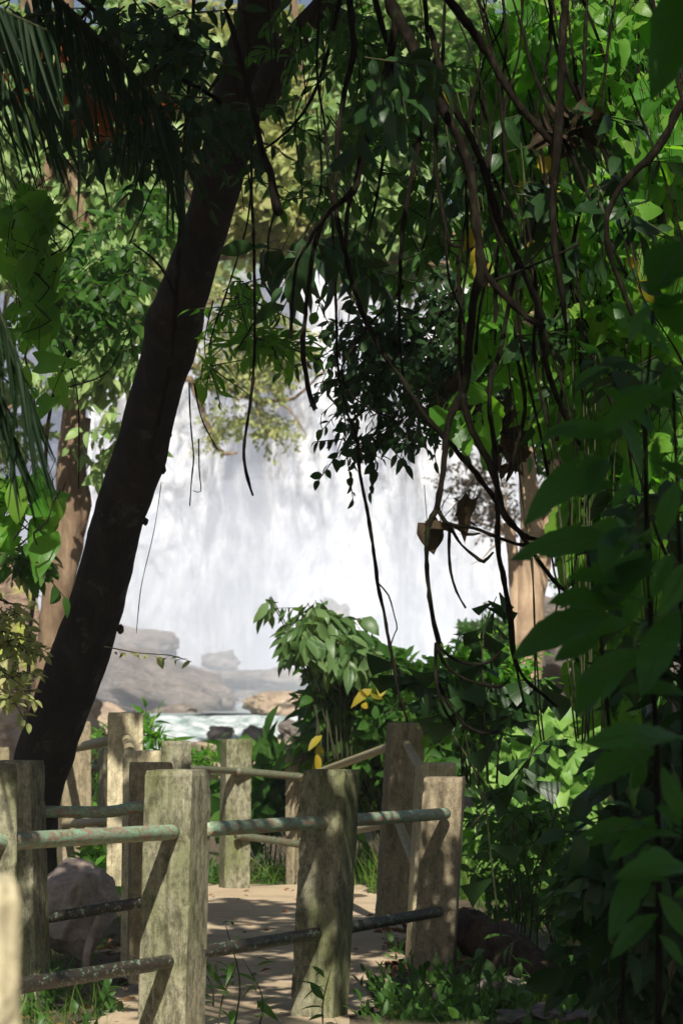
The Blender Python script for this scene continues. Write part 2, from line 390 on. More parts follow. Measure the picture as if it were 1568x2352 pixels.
def simple_water(name, col, rough):
    m, t, n, b = M(name)
    b.inputs['Base Color'].default_value = (*col, 1); b.inputs['Roughness'].default_value = rough
    bump(t, b, tnoise(t, texco(t), 3, 5), .08); return m
W_POOL = simple_water('river_water', (.30, .36, .35), .3)
def foam_mat():
    m, t, n, b = M('white_water'); v = texco(t, (1, .35, 1)); a = tnoise(t, v, 2.2, 8, .7, .8)
    t.links.new(ramp(t, a, [(.36, (.22, .34, .30)), (.5, (.6, .68, .66)), (.6, (.92, .93, .93))]), b.inputs['Base Color'])
    b.inputs['Roughness'].default_value = .5; bump(t, b, a, .2); return m
W_FOAM = foam_mat()
def fall_mat(name, lo, hi, sx):
    m, t, n, b = M(name)
    fine = tnoise(t, texco(t, (1, 1, .045)), sx * 3.2, 8, .66, .15)      # thin falling strands
    bil = tnoise(t, texco(t, (1, 1, .42)), .42, 9, .68, .9)               # billows
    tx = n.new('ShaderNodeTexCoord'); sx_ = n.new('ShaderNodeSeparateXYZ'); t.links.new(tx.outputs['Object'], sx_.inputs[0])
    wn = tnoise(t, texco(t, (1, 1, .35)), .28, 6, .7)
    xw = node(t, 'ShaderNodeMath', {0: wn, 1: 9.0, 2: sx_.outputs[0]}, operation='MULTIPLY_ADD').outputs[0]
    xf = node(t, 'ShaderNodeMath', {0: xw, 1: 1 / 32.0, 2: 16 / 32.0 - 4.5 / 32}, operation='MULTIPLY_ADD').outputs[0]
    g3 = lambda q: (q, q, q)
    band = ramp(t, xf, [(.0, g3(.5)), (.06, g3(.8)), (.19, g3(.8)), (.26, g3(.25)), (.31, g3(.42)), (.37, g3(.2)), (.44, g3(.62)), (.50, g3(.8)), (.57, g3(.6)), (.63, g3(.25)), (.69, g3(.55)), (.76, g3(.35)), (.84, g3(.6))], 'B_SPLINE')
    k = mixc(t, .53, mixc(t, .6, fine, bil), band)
    t.links.new(ramp(t, bil, [(.35, (.66, .71, .84)), (.5, (.88, .91, .97)), (.6, (.98, .98, 1))]), b.inputs['Base Color']); b.inputs['Roughness'].default_value = .85
    b.inputs['Specular IOR Level'].default_value = .1
    tr = n.new('ShaderNodeBsdfTransparent'); mx = n.new('ShaderNodeMixShader')
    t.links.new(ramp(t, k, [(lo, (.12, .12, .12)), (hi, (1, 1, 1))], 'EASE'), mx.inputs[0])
    t.links.new(tr.outputs[0], mx.inputs[1]); t.links.new(b.outputs[0], mx.inputs[2]); t.links.new(mx.outputs[0], n['Material Output'].inputs[0])
    bump(t, b, mixc(t, .5, fine, bil), 1.6); return m
def ground_mat():
    m, t, n, b = M('forest_soil'); o = texco(t)
    a = tnoise(t, o, 3, 8, .7); c = tnoise(t, o, 40, 5, .7)
    col = ramp(t, a, [(.35, (.06, .045, .028)), (.55, (.12, .085, .05)), (.7, (.10, .11, .045))])
    col = mixc(t, .7, col, ramp(t, c, [(.35, (.5, .5, .5)), (.65, (1.4, 1.35, 1.2))]), 'MULTIPLY')
    t.links.new(col, b.inputs['Base Color']); b.inputs['Roughness'].default_value = .95; bump(t, b, c, .02); return m
def path_mat():
    m, t, n, b = M('sandy_path'); o = texco(t)
    a = tnoise(t, o, 2.2, 7, .65); c = tnoise(t, o, 90, 4, .7)
    col = ramp(t, a, [(.3, (.36, .27, .165)), (.5, (.48, .37, .235)), (.72, (.56, .45, .30))])
    col = mixc(t, .6, col, ramp(t, c, [(.3, (.55, .5, .45)), (.5, (1, 1, 1)), (.75, (1.2, 1.2, 1.2))]), 'MULTIPLY')
    t.links.new(col, b.inputs['Base Color']); b.inputs['Roughness'].default_value = .95; bump(t, b, mixc(t, .5, a, c), .01); return m

# ------------------------------------------------------------------ the setting
def smooth(x, a, b):
    t = np.clip((np.asarray(x, float) - a) / (b - a), 0, 1); return t * t * (3 - 2 * t)
def H(x, y):
    """height of the ground"""
    x = np.asarray(x, float); y = np.asarray(y, float)
    h = -.12 + .0 * x
    h = h + .22 * smooth(x - (y * -.02), 1.6, 4.0) * smooth(y, 12, 15) + .25 * smooth(-x, 1.5, 3.2) * smooth(y, 9, 13)
    h = h + .35 * smooth(x, 3, 8) + .35 * smooth(-x, 3, 8)
    h = h - .9 * smooth(y, 19.5, 26) + 1.1 * smooth(y, 45, 62) + .55 * smooth(y, 62, 100) + 1.4 * smooth(y, 110, 150)
    h = h + (1.5 * smooth(abs(x), 6, 14) + 3 * smooth(abs(x), 12, 40)) * smooth(y, 24, 60)
    h = h + .035 * np.sin(x * 2.1 + y) * np.sin(y * 1.7 - x) + .012 * np.sin(x * 9 + 1) * np.sin(y * 8)
    return h
def sheet(xs, ys, zf):
    X, Y = np.meshgrid(xs, ys); Z = zf(X, Y); nx, ny = len(xs), len(ys)
    V = np.stack([X, Y, Z], -1).reshape(-1, 3)
    i, j = np.meshgrid(np.arange(nx - 1), np.arange(ny - 1)); a = (j * nx + i).ravel()
    F = np.concatenate([np.stack([a, a + 1, a + nx + 1], -1), np.stack([a, a + nx + 1, a + nx], -1)])
    return V, F
def axis(*segs):
    out = []
    for a, b, n in segs: out += list(np.linspace(a, b, n, endpoint=False))
    return np.array(out + [segs[-1][1]])
g = MB(); g.add(*sheet(axis((-170, -40, 12), (-40, -6, 20), (-6, 6, 90), (6, 40, 20), (40, 170, 12)),
                       axis((-60, -2, 10), (-2, 24, 150), (24, 70, 50), (70, 160, 30), (160, 425, 16)), H))
g.build('ground', ground_mat(), kind='structure', label='dark forest floor of soil and leaf litter')

pp = [G(330, 2022), G(500, 2020), G(640, 2022), G(830, 2034), G(905, 2080), G(930, 2160), G(890, 2240), G(820, 2330), G(790, 2450), G(800, 2800), G(200, 2800), G(230, 2400), G(300, 2200), G(320, 2100)]
pm = MB(); xs = np.linspace(-2.2, 1.6, 110); ys = np.linspace(5, 18.6, 240)
V, F = sheet(xs, ys, lambda X, Y: -.08 + .006 * np.sin(X * 3 + Y) + .004 * np.sin(Y * 5))
def inside(px, py, poly):
    r = np.zeros(px.shape, bool); n = len(poly)
    for i in range(n):
        x1, y1 = poly[i][:2]; x2, y2 = poly[(i + 1) % n][:2]
        c = ((y1 > py) != (y2 > py)) & (px < (x2 - x1) * (py - y1) / (y2 - y1 + 1e-12) + x1); r ^= c
    return r
cen = V[F].mean(1); cn = np.array([mnoise.noise(Vector((c[0] * 5, c[1] * 2.5, 0))) for c in cen]) * .12
F = F[inside(cen[:, 0] + cn, cen[:, 1] + cn * 2, pp)]
pm.add(V, F); path = pm.build('path', path_mat(), kind='structure', label='sandy footpath between the railings')
for v in path.data.vertices:
    pass
def groundz(x, y): return np.maximum(H(x, y), -.08 * 1.0 + 0 * np.asarray(x))

# cliff behind the fall
def cliffy(X, Z, seed=0.0, amp=1.0):
    bil = 0 if seed == 0 else 1
    return np.array([[2.6 * mnoise.noise(Vector((x * .11 + seed, z * .04, 3.1))) + amp * mnoise.noise(Vector((x * .45 + seed, z * .12, 1.7))) + .35 * amp * mnoise.noise(Vector((x * 1.4, z * .5, seed))) - bil * .55 * (1.5 * abs(mnoise.noise(Vector((x * .5, z * .22, 9)))) + .8 * abs(mnoise.noise(Vector((x * 1.3, z * .5, 4)))) + .5 * abs(mnoise.noise(Vector((x * 2.9, z * 1.1, 2))))) for x, z in zip(rx, rz)] for rx, rz in zip(X, Z)])
def wall(x0, x1, nx, z0, z1, nz, y0, seed, amp, lean=.06, topf=None):
    xs = np.linspace(x0, x1, nx); zs = np.linspace(0, 1, nz); X, T = np.meshgrid(xs, zs)
    top = z1 + (topf(X) if topf else 0); Z = z0 + (top - z0) * T
    Y = y0 + lean * (Z - z0) + cliffy(X, Z, seed, amp)
    V = np.stack([X, Y, Z], -1).reshape(-1, 3)
    i, j = np.meshgrid(np.arange(nx - 1), np.arange(nz - 1)); a = (j * nx + i).ravel()
    return V, np.concatenate([np.stack([a, a + 1, a + nx + 1], -1), np.stack([a, a + nx + 1, a + nx], -1)])
edge = lambda X: 1.2 * np.sin(X * .31 + 1) + .7 * np.sin(X * .83) - 1.5 * smooth(X, 2, 12)
c = MB(); c.add(*wall(-75, 75, 150, -3, 28.3, 60, 161, 0, 1.2, .05, edge))
# plateau above
V, F = sheet(np.linspace(-75, 75, 40), np.linspace(162.5, 420, 30), lambda X, Y: 27.5 + edge(X) * (1 - smooth(Y, 163, 175)) + 22 * smooth(Y, 185, 330) + 5 * smooth(abs(X), 16, 50))
c.add(V, F)
c.build('cliff', K_CLIFF, kind='structure', label='dark wet rock cliff behind the waterfall')
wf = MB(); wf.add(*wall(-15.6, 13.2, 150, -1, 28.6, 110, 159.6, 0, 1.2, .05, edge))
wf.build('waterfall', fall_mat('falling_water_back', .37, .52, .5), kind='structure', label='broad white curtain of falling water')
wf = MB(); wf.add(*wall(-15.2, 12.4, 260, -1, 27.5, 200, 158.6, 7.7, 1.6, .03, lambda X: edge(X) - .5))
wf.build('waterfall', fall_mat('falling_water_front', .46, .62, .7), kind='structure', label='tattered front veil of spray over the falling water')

rv = MB(); rv.add(*sheet(np.linspace(-30, 26, 80), np.linspace(61, 158, 60), lambda X, Y: 1.06 + .35 * smooth(Y, 80, 120) + 1.0 * smooth(Y, 120, 155) + .05 * np.sin(X * 1.3 + Y * .7)))
rv.build('river', W_POOL, kind='structure', label='pale green river pool above the cascade')
def casc(X, Y):
    t = smooth(Y, 49, 61.3)
    z = .33 + .73 * t
    n = np.array([[mnoise.noise(Vector((a * 1.1, b * .45, 2))) + .5 * mnoise.noise(Vector((a * 3, b * 1.3, 5))) for a, b in zip(r1, r2)] for r1, r2 in zip(X, Y)])
    return z + n * .16 * (1 - .8 * smooth(Y, 58.5, 61))
cs = MB(); cs.add(*sheet(np.linspace(-5.2, .2, 110), np.linspace(48, 61.2, 90), casc))
cs.build('cascade', W_FOAM, kind='structure', label='white water tumbling over a low ledge')

# ------------------------------------------------------------------ rocks
def ico(sub):
    import bmesh
    bm = bmesh.new(); bmesh.ops.create_icosphere(bm, subdivisions=sub, radius=1)
    V = np.array([v.co[:] for v in bm.verts]); F = np.array([[v.index for v in f.verts] for f in bm.faces]); bm.free(); return V, F
ICO = {k: ico(k) for k in (3, 4, 5)}
def rock(name, c, r, mat, label, group, sub=4, ang=.35, cat='rock', tilt=(0, 0), seed=None, flat=.55, parent=None):
    V, F = ICO[sub]; V = V.copy(); o = Vector((random.random() * 90, random.random() * 90, seed or 0))
    # facets: clamp along random planes, then rough
    for _ in range(9):
        n = nrm(np.array([random.gauss(0, 1) for _ in range(3)])); lim = random.uniform(.62, .95)
        dd = V @ n; V -= np.outer(np.maximum(dd - lim, 0) * .85, n)
    f = np.array([1 + ang * mnoise.noise(Vector(v) * 1.4 + o) + ang * .4 * mnoise.noise(Vector(v) * 4 + o) + ang * .18 * mnoise.noise(Vector(v) * 11 + o) for v in V])
    V = V * f[:, None] * np.array(r)
    ax, ay = R(tilt[0]), R(tilt[1])
    Rx = np.array([[1, 0, 0], [0, math.cos(ax), -math.sin(ax)], [0, math.sin(ax), math.cos(ax)]]); Ry = np.array([[math.cos(ay), 0, math.sin(ay)], [0, 1, 0], [-math.sin(ay), 0, math.cos(ay)]])
    V = V @ (Rx @ Ry).T
    mb = MB(); mb.add(V, F); ob = mb.build(name, mat, None, True, label=label, cat=cat, group=group)
    ob.location = [float(t) for t in c]
    return ob
def rock_px(x, y, rx, ry, d, mat, label, group, depth=None, **k):
    c = P(x, y, d); s = d / FP
    return rock('boulder', c, (rx * s, depth or rx * s * .8, ry * s), mat, label, group, **k)
GRK = 'boulders by the river'
rock_px(170, 2095, 90, 135, 12.6, K_NEAR, 'large pale boulder beside the path behind the left railing posts', None, .35, sub=5, ang=.2, tilt=(0, 12), cat='boulder')
far = [
 (340, 1590, 230, 100, 95, K_GREY, 'long grey boulder sloping below the leaning trunk', 24),
 (290, 1490, 150, 60, 112, K_GREY, 'misty slab of rock highest beside the leaning trunk', 10),
 (420, 1560, 110, 45, 118, K_GREY, 'low misty rock between the sloping slab and the falls', 10),
 (510, 1525, 45, 32, 125, K_GREY, 'round hazy boulder at the foot of the falls', 0),
 (620, 1570, 110, 38, 110, K_GREY, 'flat hazy rock right of the round boulder', 0),
 (410, 1640, 70, 24, 66, K_GREY, 'dark wet rock left of the cascade', 4),
 (630, 1618, 78, 33, 65, K_TAN, 'layered brown rock standing behind the cascade', 0),
 (765, 1420, 40, 45, 128, K_GREY, 'dark rock head rising from the spray above the bush', 0),
 (505, 1685, 34, 20, 54, K_GREY, 'small wet rock in the middle of the white water', 0),
 (590, 1690, 30, 24, 51, K_GREY, 'rounded wet rock at the right of the white water', 0),
 (250, 1690, 90, 60, 45, K_TAN, 'brown rock left of the white water behind the tall post', 20),
 (520, 1760, 90, 58, 38, K_TAN, 'rounded pink boulder below the white water behind the railing', 10),
 (640, 1770, 70, 70, 34, K_TAN, 'tall pink boulder behind the far right railing posts', 30),
 (560, 1850, 110, 60, 29, K_TAN, 'broad boulder low behind the far railing', 5),
 (400, 1830, 90, 60, 31, K_TAN, 'boulder seen between the weathered posts', 5),
 (690, 1690, 50, 42, 40, K_GREY, 'grey boulder partly hidden by the bush', 5),
]
for x, y, rx, ry, d, mt, lb, tl in far: rock_px(x, y, rx, ry, d, mt, lb, GRK, cat='boulder', tilt=(0, tl), ang=.42, sub=5)
rock('rock_outcrop', P(-12, 1530, 40), (.72, .9, 2.1), K_MOSS, 'tall mossy pink rock outcrop at the left edge behind the trees', None, sub=5, ang=.4, cat='rock', tilt=(0, -6))
rock('rock_outcrop', P(80, 1690, 38), (1.1, 1.2, .8), K_TAN, 'broken rock shelf at the foot of the mossy outcrop', None, sub=5, ang=.4, cat='rock')
rock('rock_outcrop', P(1390, 1500, 42), (1.6, 1.2, 1.2), K_GREY, 'dark grey rock beyond the pale trunk on the right', None, sub=5, ang=.35, cat='rock')

# ------------------------------------------------------------------ railings
SIDE = .18
def post(parent, top, bot, mat, seam=True, s=SIDE, label=None, d=None, r0=1, chip=None):
    """top = (xl, xsplit, xr, y, 'R'/'L' visible side), bot = (shift of the foot, y)"""
    xl, xs_, xr, yt, sd = top
    a, b = (xs_ - xl, xr - xs_) if sd == 'R' else (xr - xs_, xs_ - xl)
    spx = math.hypot(a, b); d = d or FP * s / spx
    th = math.atan2(CX - (xl + xr) / 2, FP)
    psi = math.atan2(b, a) * (1 if sd == 'R' else -1) - th
    ct = P((xl + xr) / 2, yt, d); cb = P((xl + xr) / 2 + bot[0], bot[1], d); cb = cb + (cb - ct) * .12
    ex = np.array([math.cos(psi), -math.sin(psi), 0]); ey = np.array([math.sin(psi), math.cos(psi), 0])
    h = s / 2; n = 11; base = []
    for k in range(4):
        cs_, sn = [(1, 0), (0, 1), (-1, 0), (0, -1)][k]
        for i in range(n):
            u = -h + s * i / (n - 1)
            if i == 0: u += .004
            if i == n - 1: u -= .004
            v = -h
            if seam and i == 5 and k % 2 == 0: v += .007
            base.append((u * cs_ - v * sn, u * sn + v * cs_, i in (0, n - 1), seam and i == 5 and k % 2 == 0))
    L = np.linalg.norm(ct - cb); rings = int(L / .02); V = []
    o = Vector((random.random() * 50, random.random() * 50, 0)); m = len(base)
    for j in range(rings + 1):
        t = j / rings; c0 = cb + (ct - cb) * t
        for (x, y, cor, sm) in base:
            p = c0 + ex * x + ey * y
            nz = mnoise.noise(Vector(p) * 23 + o) * .0009 + mnoise.noise(Vector(p) * 70 + o) * .0012
            if cor: nz += min(0, mnoise.noise(Vector(p) * 19 + o) + .22) * .022
            if sm: nz -= max(0, mnoise.noise(Vector(p) * 30 + o)) * .006
            if j == rings: nz -= .005
            dv = nrm(p - c0); p = p + dv * nz
            if j == rings: p = p + np.array([0, 0, .004 * mnoise.noise(Vector(p) * 30)])
            V.append(p)
    F = []
    for j in range(rings):
        for k in range(m):
            A = j * m + k; B = j * m + (k + 1) % m
            F += [(A, B, B + m), (A, B + m, A + m)]
    V.append(ct + np.array([0, 0, .003])); q = len(V) - 1
    for k in range(m): F.append((rings * m + k, rings * m + (k + 1) % m, q))
    mb = MB(); mb.add(V, F); return mb.build('post', mat, parent, False, label=label)
def rail(parent, pts, mat, r=.027, label=None):
    W = np.array([P(*p) for p in pts]); mb = MB(); tube(mb, W, r, 14, .03, .03, 30); return mb.build('rail', mat, parent, label=label)

t = thing('concrete_railing', 'near railing of weathered concrete posts and green pipes crossing in front of the path', 'railing', G(560, 2400, -.1))
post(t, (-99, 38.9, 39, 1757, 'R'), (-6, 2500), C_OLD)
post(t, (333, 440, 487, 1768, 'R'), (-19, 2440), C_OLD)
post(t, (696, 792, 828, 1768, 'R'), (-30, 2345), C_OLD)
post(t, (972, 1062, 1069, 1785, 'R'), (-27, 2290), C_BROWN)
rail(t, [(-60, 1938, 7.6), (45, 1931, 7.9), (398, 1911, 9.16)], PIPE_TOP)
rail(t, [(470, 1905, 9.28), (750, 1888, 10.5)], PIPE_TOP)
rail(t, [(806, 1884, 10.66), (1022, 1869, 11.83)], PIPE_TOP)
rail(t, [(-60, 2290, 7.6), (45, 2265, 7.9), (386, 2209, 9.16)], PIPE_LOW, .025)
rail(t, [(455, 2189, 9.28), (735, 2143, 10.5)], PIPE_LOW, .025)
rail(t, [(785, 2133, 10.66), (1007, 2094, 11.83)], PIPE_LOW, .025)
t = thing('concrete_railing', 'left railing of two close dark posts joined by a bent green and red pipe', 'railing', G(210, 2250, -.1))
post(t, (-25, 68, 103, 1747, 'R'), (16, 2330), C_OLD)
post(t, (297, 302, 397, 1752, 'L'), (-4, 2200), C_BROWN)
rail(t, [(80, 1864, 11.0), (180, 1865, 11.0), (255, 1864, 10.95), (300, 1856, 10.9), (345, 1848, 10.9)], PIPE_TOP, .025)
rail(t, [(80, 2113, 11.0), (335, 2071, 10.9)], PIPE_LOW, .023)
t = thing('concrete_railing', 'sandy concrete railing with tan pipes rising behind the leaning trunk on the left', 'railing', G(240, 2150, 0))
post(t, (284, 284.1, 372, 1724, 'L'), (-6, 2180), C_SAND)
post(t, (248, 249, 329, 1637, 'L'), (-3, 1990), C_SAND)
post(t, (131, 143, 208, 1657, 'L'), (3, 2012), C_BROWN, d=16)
rail(t, [(150, 1722, 15.9), (290, 1694, 13.5)], PIPE_TAN, .027)
rail(t, [(290, 1692, 13.6), (300, 1730, 12.3)], PIPE_TAN, .027)
rail(t, [(150, 1893, 15.9), (290, 1884, 13.5)], PIPE_TAN, .025)
rail(t, [(60, 1893, 18), (150, 1890, 16)], PIPE_TAN, .025)
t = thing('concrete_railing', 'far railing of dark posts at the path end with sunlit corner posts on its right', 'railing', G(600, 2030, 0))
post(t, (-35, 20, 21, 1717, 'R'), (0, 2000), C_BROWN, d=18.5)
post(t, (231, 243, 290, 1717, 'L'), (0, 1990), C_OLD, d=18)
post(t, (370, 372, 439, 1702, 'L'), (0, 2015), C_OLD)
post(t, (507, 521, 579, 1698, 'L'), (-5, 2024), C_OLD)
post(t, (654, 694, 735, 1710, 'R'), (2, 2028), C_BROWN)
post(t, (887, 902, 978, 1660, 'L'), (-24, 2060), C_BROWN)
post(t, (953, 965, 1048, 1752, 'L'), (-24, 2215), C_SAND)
rail(t, [(0, 1762, 18.5), (235, 1763, 18), (405, 1765, 17.2), (543, 1771, 18)], PIPE_FAR, .024)
rail(t, [(543, 1771, 17.95), (692, 1784, 18.4)], PIPE_FAR, .026)
rail(t, [(543, 1918, 17.95), (692, 1940, 18.4)], PIPE_FAR, .026)
rail(t, [(692, 1788, 18.4), (930, 1702, 14.0)], PIPE_TAN, .024)
rail(t, [(692, 1932, 18.4), (930, 1884, 14.0)], PIPE_TAN, .024)
rail(t, [(932, 1706, 13.9), (1000, 1822, 12.7)], PIPE_TAN, .024)
rail(t, [(912, 1882, 13.9), (975, 2040, 12.7)], PIPE_TAN, .024)
t = thing('stone_post', 'sunlit blurred concrete post at the lower left corner nearest the camera', 'post', P(-160, 3400, 2.7))
post(t, (-363, 36.9, 37, 2018, 'R'), (-10, 4200), C_SAND, d=2.7)
t = thing('stone_post', 'blurred top of a brown post at the bottom edge of the view', 'post', P(880, 4200, 1.45))
post(t, (640, 1119.9, 1120, 2388, 'R'), (0, 5200), C_BROWN, s=.116, d=1.45, seam=False)

# ------------------------------------------------------------------ trees
ft = thing('leaning_tree', 'thick dark trunk leaning right across the left half of the view, forked at the top', 'tree', P(80, 2180, 14.6))
tr = [(74, 2300, 84), (80, 2200, 58), (82, 2080, 50), (86, 1900, 47), (92, 1810, 54), (100, 1745, 66), (130, 1650, 66), (168, 1550, 68), (212, 1420, 64), (245, 1300, 61), (269, 1200, 58), (295, 1120, 61), (320, 1050, 62), (353, 920, 58), (388, 804, 62), (401, 745, 68), (414, 700, 60), (430, 650, 58), (463, 550, 53), (497, 440, 54), (531, 300, 59), (565, 170, 66), (590, 60, 54), (597, -60, 50), (590, -260, 46), (570, -500, 40)]
W, r = vpath(tr, (14.6, 11.2)); mb = MB(); tube(mb, W, r, 20, .04, .06, 9)
for (x, y, s) in ((374, 1079, 9), (334, 1198, 8), (277, 1445, 10), (380, 1005, 5), (345, 735, 12), (205, 1560, 5), (240, 1180, 5), (392, 1000, 4)):
    j_ = int(np.argmin([abs(p[1] - y) for p in tr])); dd_ = np.linspace(14.6, 11.2, len(tr))[j_]; c0 = P(x, y, dd_); V, F = ICO[3]; mb.add(V * s / FP * 11.6 * np.array([1, 1.2, 1.3]) * (1 + .25 * rng.normal(size=(len(V), 1)) * .3) + c0, F)
W2, r2 = vpath([(585, 260, 30), (625, 180, 40), (665, 110, 36), (715, 50, 33), (775, -20, 30), (850, -120, 26), (920, -260, 22)], (11.3, 10.6)); tube(mb, W2, r2, 14, .04, .08, 9)
mb.build('trunk', B_TRUNK, ft)
mb = MB(); W, r = vpath([(446, -20, 4.5), (441, 100, 4.5), (432, 230, 5), (420, 400, 5), (409, 620, 5.5), (395, 800, 6), (372, 930, 5), (345, 1050, 4)], (10.9, 12.2)); tube(mb, W, r, 7, .05, .1)
mb.build('climbing_stem', B_VINE, ft)

def crown(parent, bl, mat, L, nl, size, droop, tpls, gap=0, name='crown', wood=True, tw=.004, flat=.6):
    lm, wm = MB(), MB(); C = blobs(bl, gap); sprays(lm, wm if wood else None, C, L, nl, size, droop, tpls, tw=tw, flat=flat)
    lm.build(name, mat, parent)
    if wood: wm.build('twigs', B_TWIG, parent)

# left middle tree, pale crown
t = thing('forest_tree', 'brown trunked tree behind the leaning trunk with a drooping pale green crown', 'tree', P(95, 1700, 24))
mb = MB()
for pts in ([(70, 1880, 30), (85, 1700, 24), (102, 1560, 24), (126, 1400, 32), (148, 1280, 38), (160, 1180, 38), (165, 1080, 32), (170, 950, 28), (195, 800, 28), (205, 650, 24), (190, 500, 22), (150, 330, 20), (140, 150, 18), (160, -50, 16)],
            [(180, 1230, 16), (192, 1160, 20), (185, 1080, 14), (200, 960, 10)], [(200, 700, 16), (260, 560, 12), (300, 400, 10), (380, 250, 8)], [(90, 560, 16), (100, 430, 22), (120, 330, 20), (95, 150, 14), (60, -50, 12)], [(165, 940, 16), (110, 760, 15), (88, 560, 16)]):
    W, r = vpath(pts, 24.0); tube(mb, W, r, 14, .1, .22, 4)
mb.build('trunk', B_BROWN, t)
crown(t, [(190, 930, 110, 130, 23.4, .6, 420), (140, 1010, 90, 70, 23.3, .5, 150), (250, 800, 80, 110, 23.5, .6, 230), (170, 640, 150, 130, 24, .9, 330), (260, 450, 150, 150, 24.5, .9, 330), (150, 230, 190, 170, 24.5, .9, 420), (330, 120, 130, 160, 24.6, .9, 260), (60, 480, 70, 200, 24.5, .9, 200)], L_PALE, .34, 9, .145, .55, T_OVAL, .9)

# sunlit trees further back, filling the top
def backtree(label, trunk, bl, mat, d, size, L=.5, nl=9, bark=B_BROWN, gap=.45, droop=.2, n_=T_FAR, tw=.008):
    t = thing('forest_tree', label, 'tree', P(trunk[0][0], trunk[0][1], d), 'sunlit trees in the middle distance'); bl = [(*b[:6], int(b[6] * 1.7)) for b in bl]
    mb = MB(); W, r = vpath(trunk, d); tube(mb, W, r, 10, .3, .15, 3)
    for b in bl[:]:
        i = min(range(len(trunk)), key=lambda k: abs(trunk[k][1] - (b[1] + b[3])))
        W, r = vpath([(trunk[i][0], trunk[i][1], trunk[i][2] * .6), ((trunk[i][0] + b[0]) / 2 + 15, (trunk[i][1] + b[1]) / 2 + 25, trunk[i][2] * .4), (b[0], b[1], 3)], d); tube(mb, W, r, 7, .3, .15, 3)
    mb.build('trunk', bark, t)
    crown(t, bl, mat, L, nl, size, droop, n_, gap, tw=tw)
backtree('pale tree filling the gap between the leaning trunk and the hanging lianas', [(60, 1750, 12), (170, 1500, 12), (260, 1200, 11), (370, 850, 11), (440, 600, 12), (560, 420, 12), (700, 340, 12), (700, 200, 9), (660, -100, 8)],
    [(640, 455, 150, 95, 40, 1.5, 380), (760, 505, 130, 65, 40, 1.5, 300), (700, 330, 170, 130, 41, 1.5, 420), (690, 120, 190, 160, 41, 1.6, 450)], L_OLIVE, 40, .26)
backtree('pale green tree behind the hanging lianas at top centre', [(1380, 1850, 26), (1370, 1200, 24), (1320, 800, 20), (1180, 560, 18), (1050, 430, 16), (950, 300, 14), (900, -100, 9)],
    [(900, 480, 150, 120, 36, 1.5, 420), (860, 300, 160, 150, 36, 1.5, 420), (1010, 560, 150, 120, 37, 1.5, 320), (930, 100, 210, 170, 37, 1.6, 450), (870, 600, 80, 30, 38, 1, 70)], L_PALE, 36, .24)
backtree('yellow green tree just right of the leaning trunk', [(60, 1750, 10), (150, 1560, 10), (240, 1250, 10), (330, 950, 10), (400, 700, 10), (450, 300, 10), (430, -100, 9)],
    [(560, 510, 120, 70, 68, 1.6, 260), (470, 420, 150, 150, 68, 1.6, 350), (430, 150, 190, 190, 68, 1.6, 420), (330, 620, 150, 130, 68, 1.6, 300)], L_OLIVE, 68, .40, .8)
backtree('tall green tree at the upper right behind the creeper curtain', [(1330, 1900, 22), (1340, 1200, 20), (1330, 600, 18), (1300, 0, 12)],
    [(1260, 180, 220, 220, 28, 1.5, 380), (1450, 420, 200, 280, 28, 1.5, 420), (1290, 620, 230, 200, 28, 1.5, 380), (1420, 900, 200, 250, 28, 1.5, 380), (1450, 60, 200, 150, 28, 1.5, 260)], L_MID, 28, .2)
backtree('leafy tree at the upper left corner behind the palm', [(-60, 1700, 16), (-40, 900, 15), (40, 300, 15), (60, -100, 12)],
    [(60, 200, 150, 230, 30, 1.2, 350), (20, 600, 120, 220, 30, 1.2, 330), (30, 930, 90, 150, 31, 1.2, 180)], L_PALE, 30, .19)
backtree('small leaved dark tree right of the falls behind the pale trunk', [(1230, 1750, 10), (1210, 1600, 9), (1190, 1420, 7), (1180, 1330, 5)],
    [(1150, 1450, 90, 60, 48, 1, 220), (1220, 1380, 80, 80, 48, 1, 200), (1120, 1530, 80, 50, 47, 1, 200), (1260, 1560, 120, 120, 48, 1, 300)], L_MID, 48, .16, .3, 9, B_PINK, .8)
# feathery tree before the fall
t = thing('forest_tree', 'thin yellow leaved branches spread in front of the upper falls', 'tree', P(110, 1750, 62), 'sunlit trees in the middle distance')
mb = MB()
for pts in ([(110, 1650, 14), (210, 1400, 12), (290, 1150, 10), (350, 960, 9), (420, 870, 9), (450, 900, 8), (480, 990, 6), (510, 1040, 5), (545, 1040, 3)], [(400, 900, 8), (450, 840, 7), (530, 900, 6), (600, 925, 6), (660, 925, 5), (700, 900, 4), (760, 840, 2)],
            [(480, 860, 5), (560, 800, 4), (640, 740, 3)], [(590, 920, 4), (600, 980, 2), (650, 1010, 2)], [(420, 880, 9), (440, 700, 7), (480, 560, 5)], [(640, 925, 3), (680, 960, 2), (700, 1000, 1.5)], [(440, 700, 5), (540, 680, 4), (640, 640, 3)]):
    W, r = vpath(pts, 62.0); tube(mb, W, r, 6, .25, .2, 3, wob=.12)
mb.build('trunk', B_BROWN, t)
crown(t, [(600, 860, 110, 55, 62, 1, 170), (520, 830, 90, 70, 62, 1, 150), (650, 800, 90, 60, 62, 1, 110), (560, 750, 130, 60, 62, 1, 130), (560, 960, 90, 50, 62, 1, 60), (640, 990, 60, 40, 62, 1, 40), (500, 1000, 40, 40, 62, 1, 25), (520, 690, 60, 50, 62, 1, 50)], L_OLIVE, .45, 8, .15, .3, T_FAR, 0, tw=.006)
t = thing('forest_tree', 'bare brown branched tree beside the pale trunk in front of the right of the falls', 'tree', P(1180, 1600, 60), 'sunlit trees in the middle distance')
mb = MB()
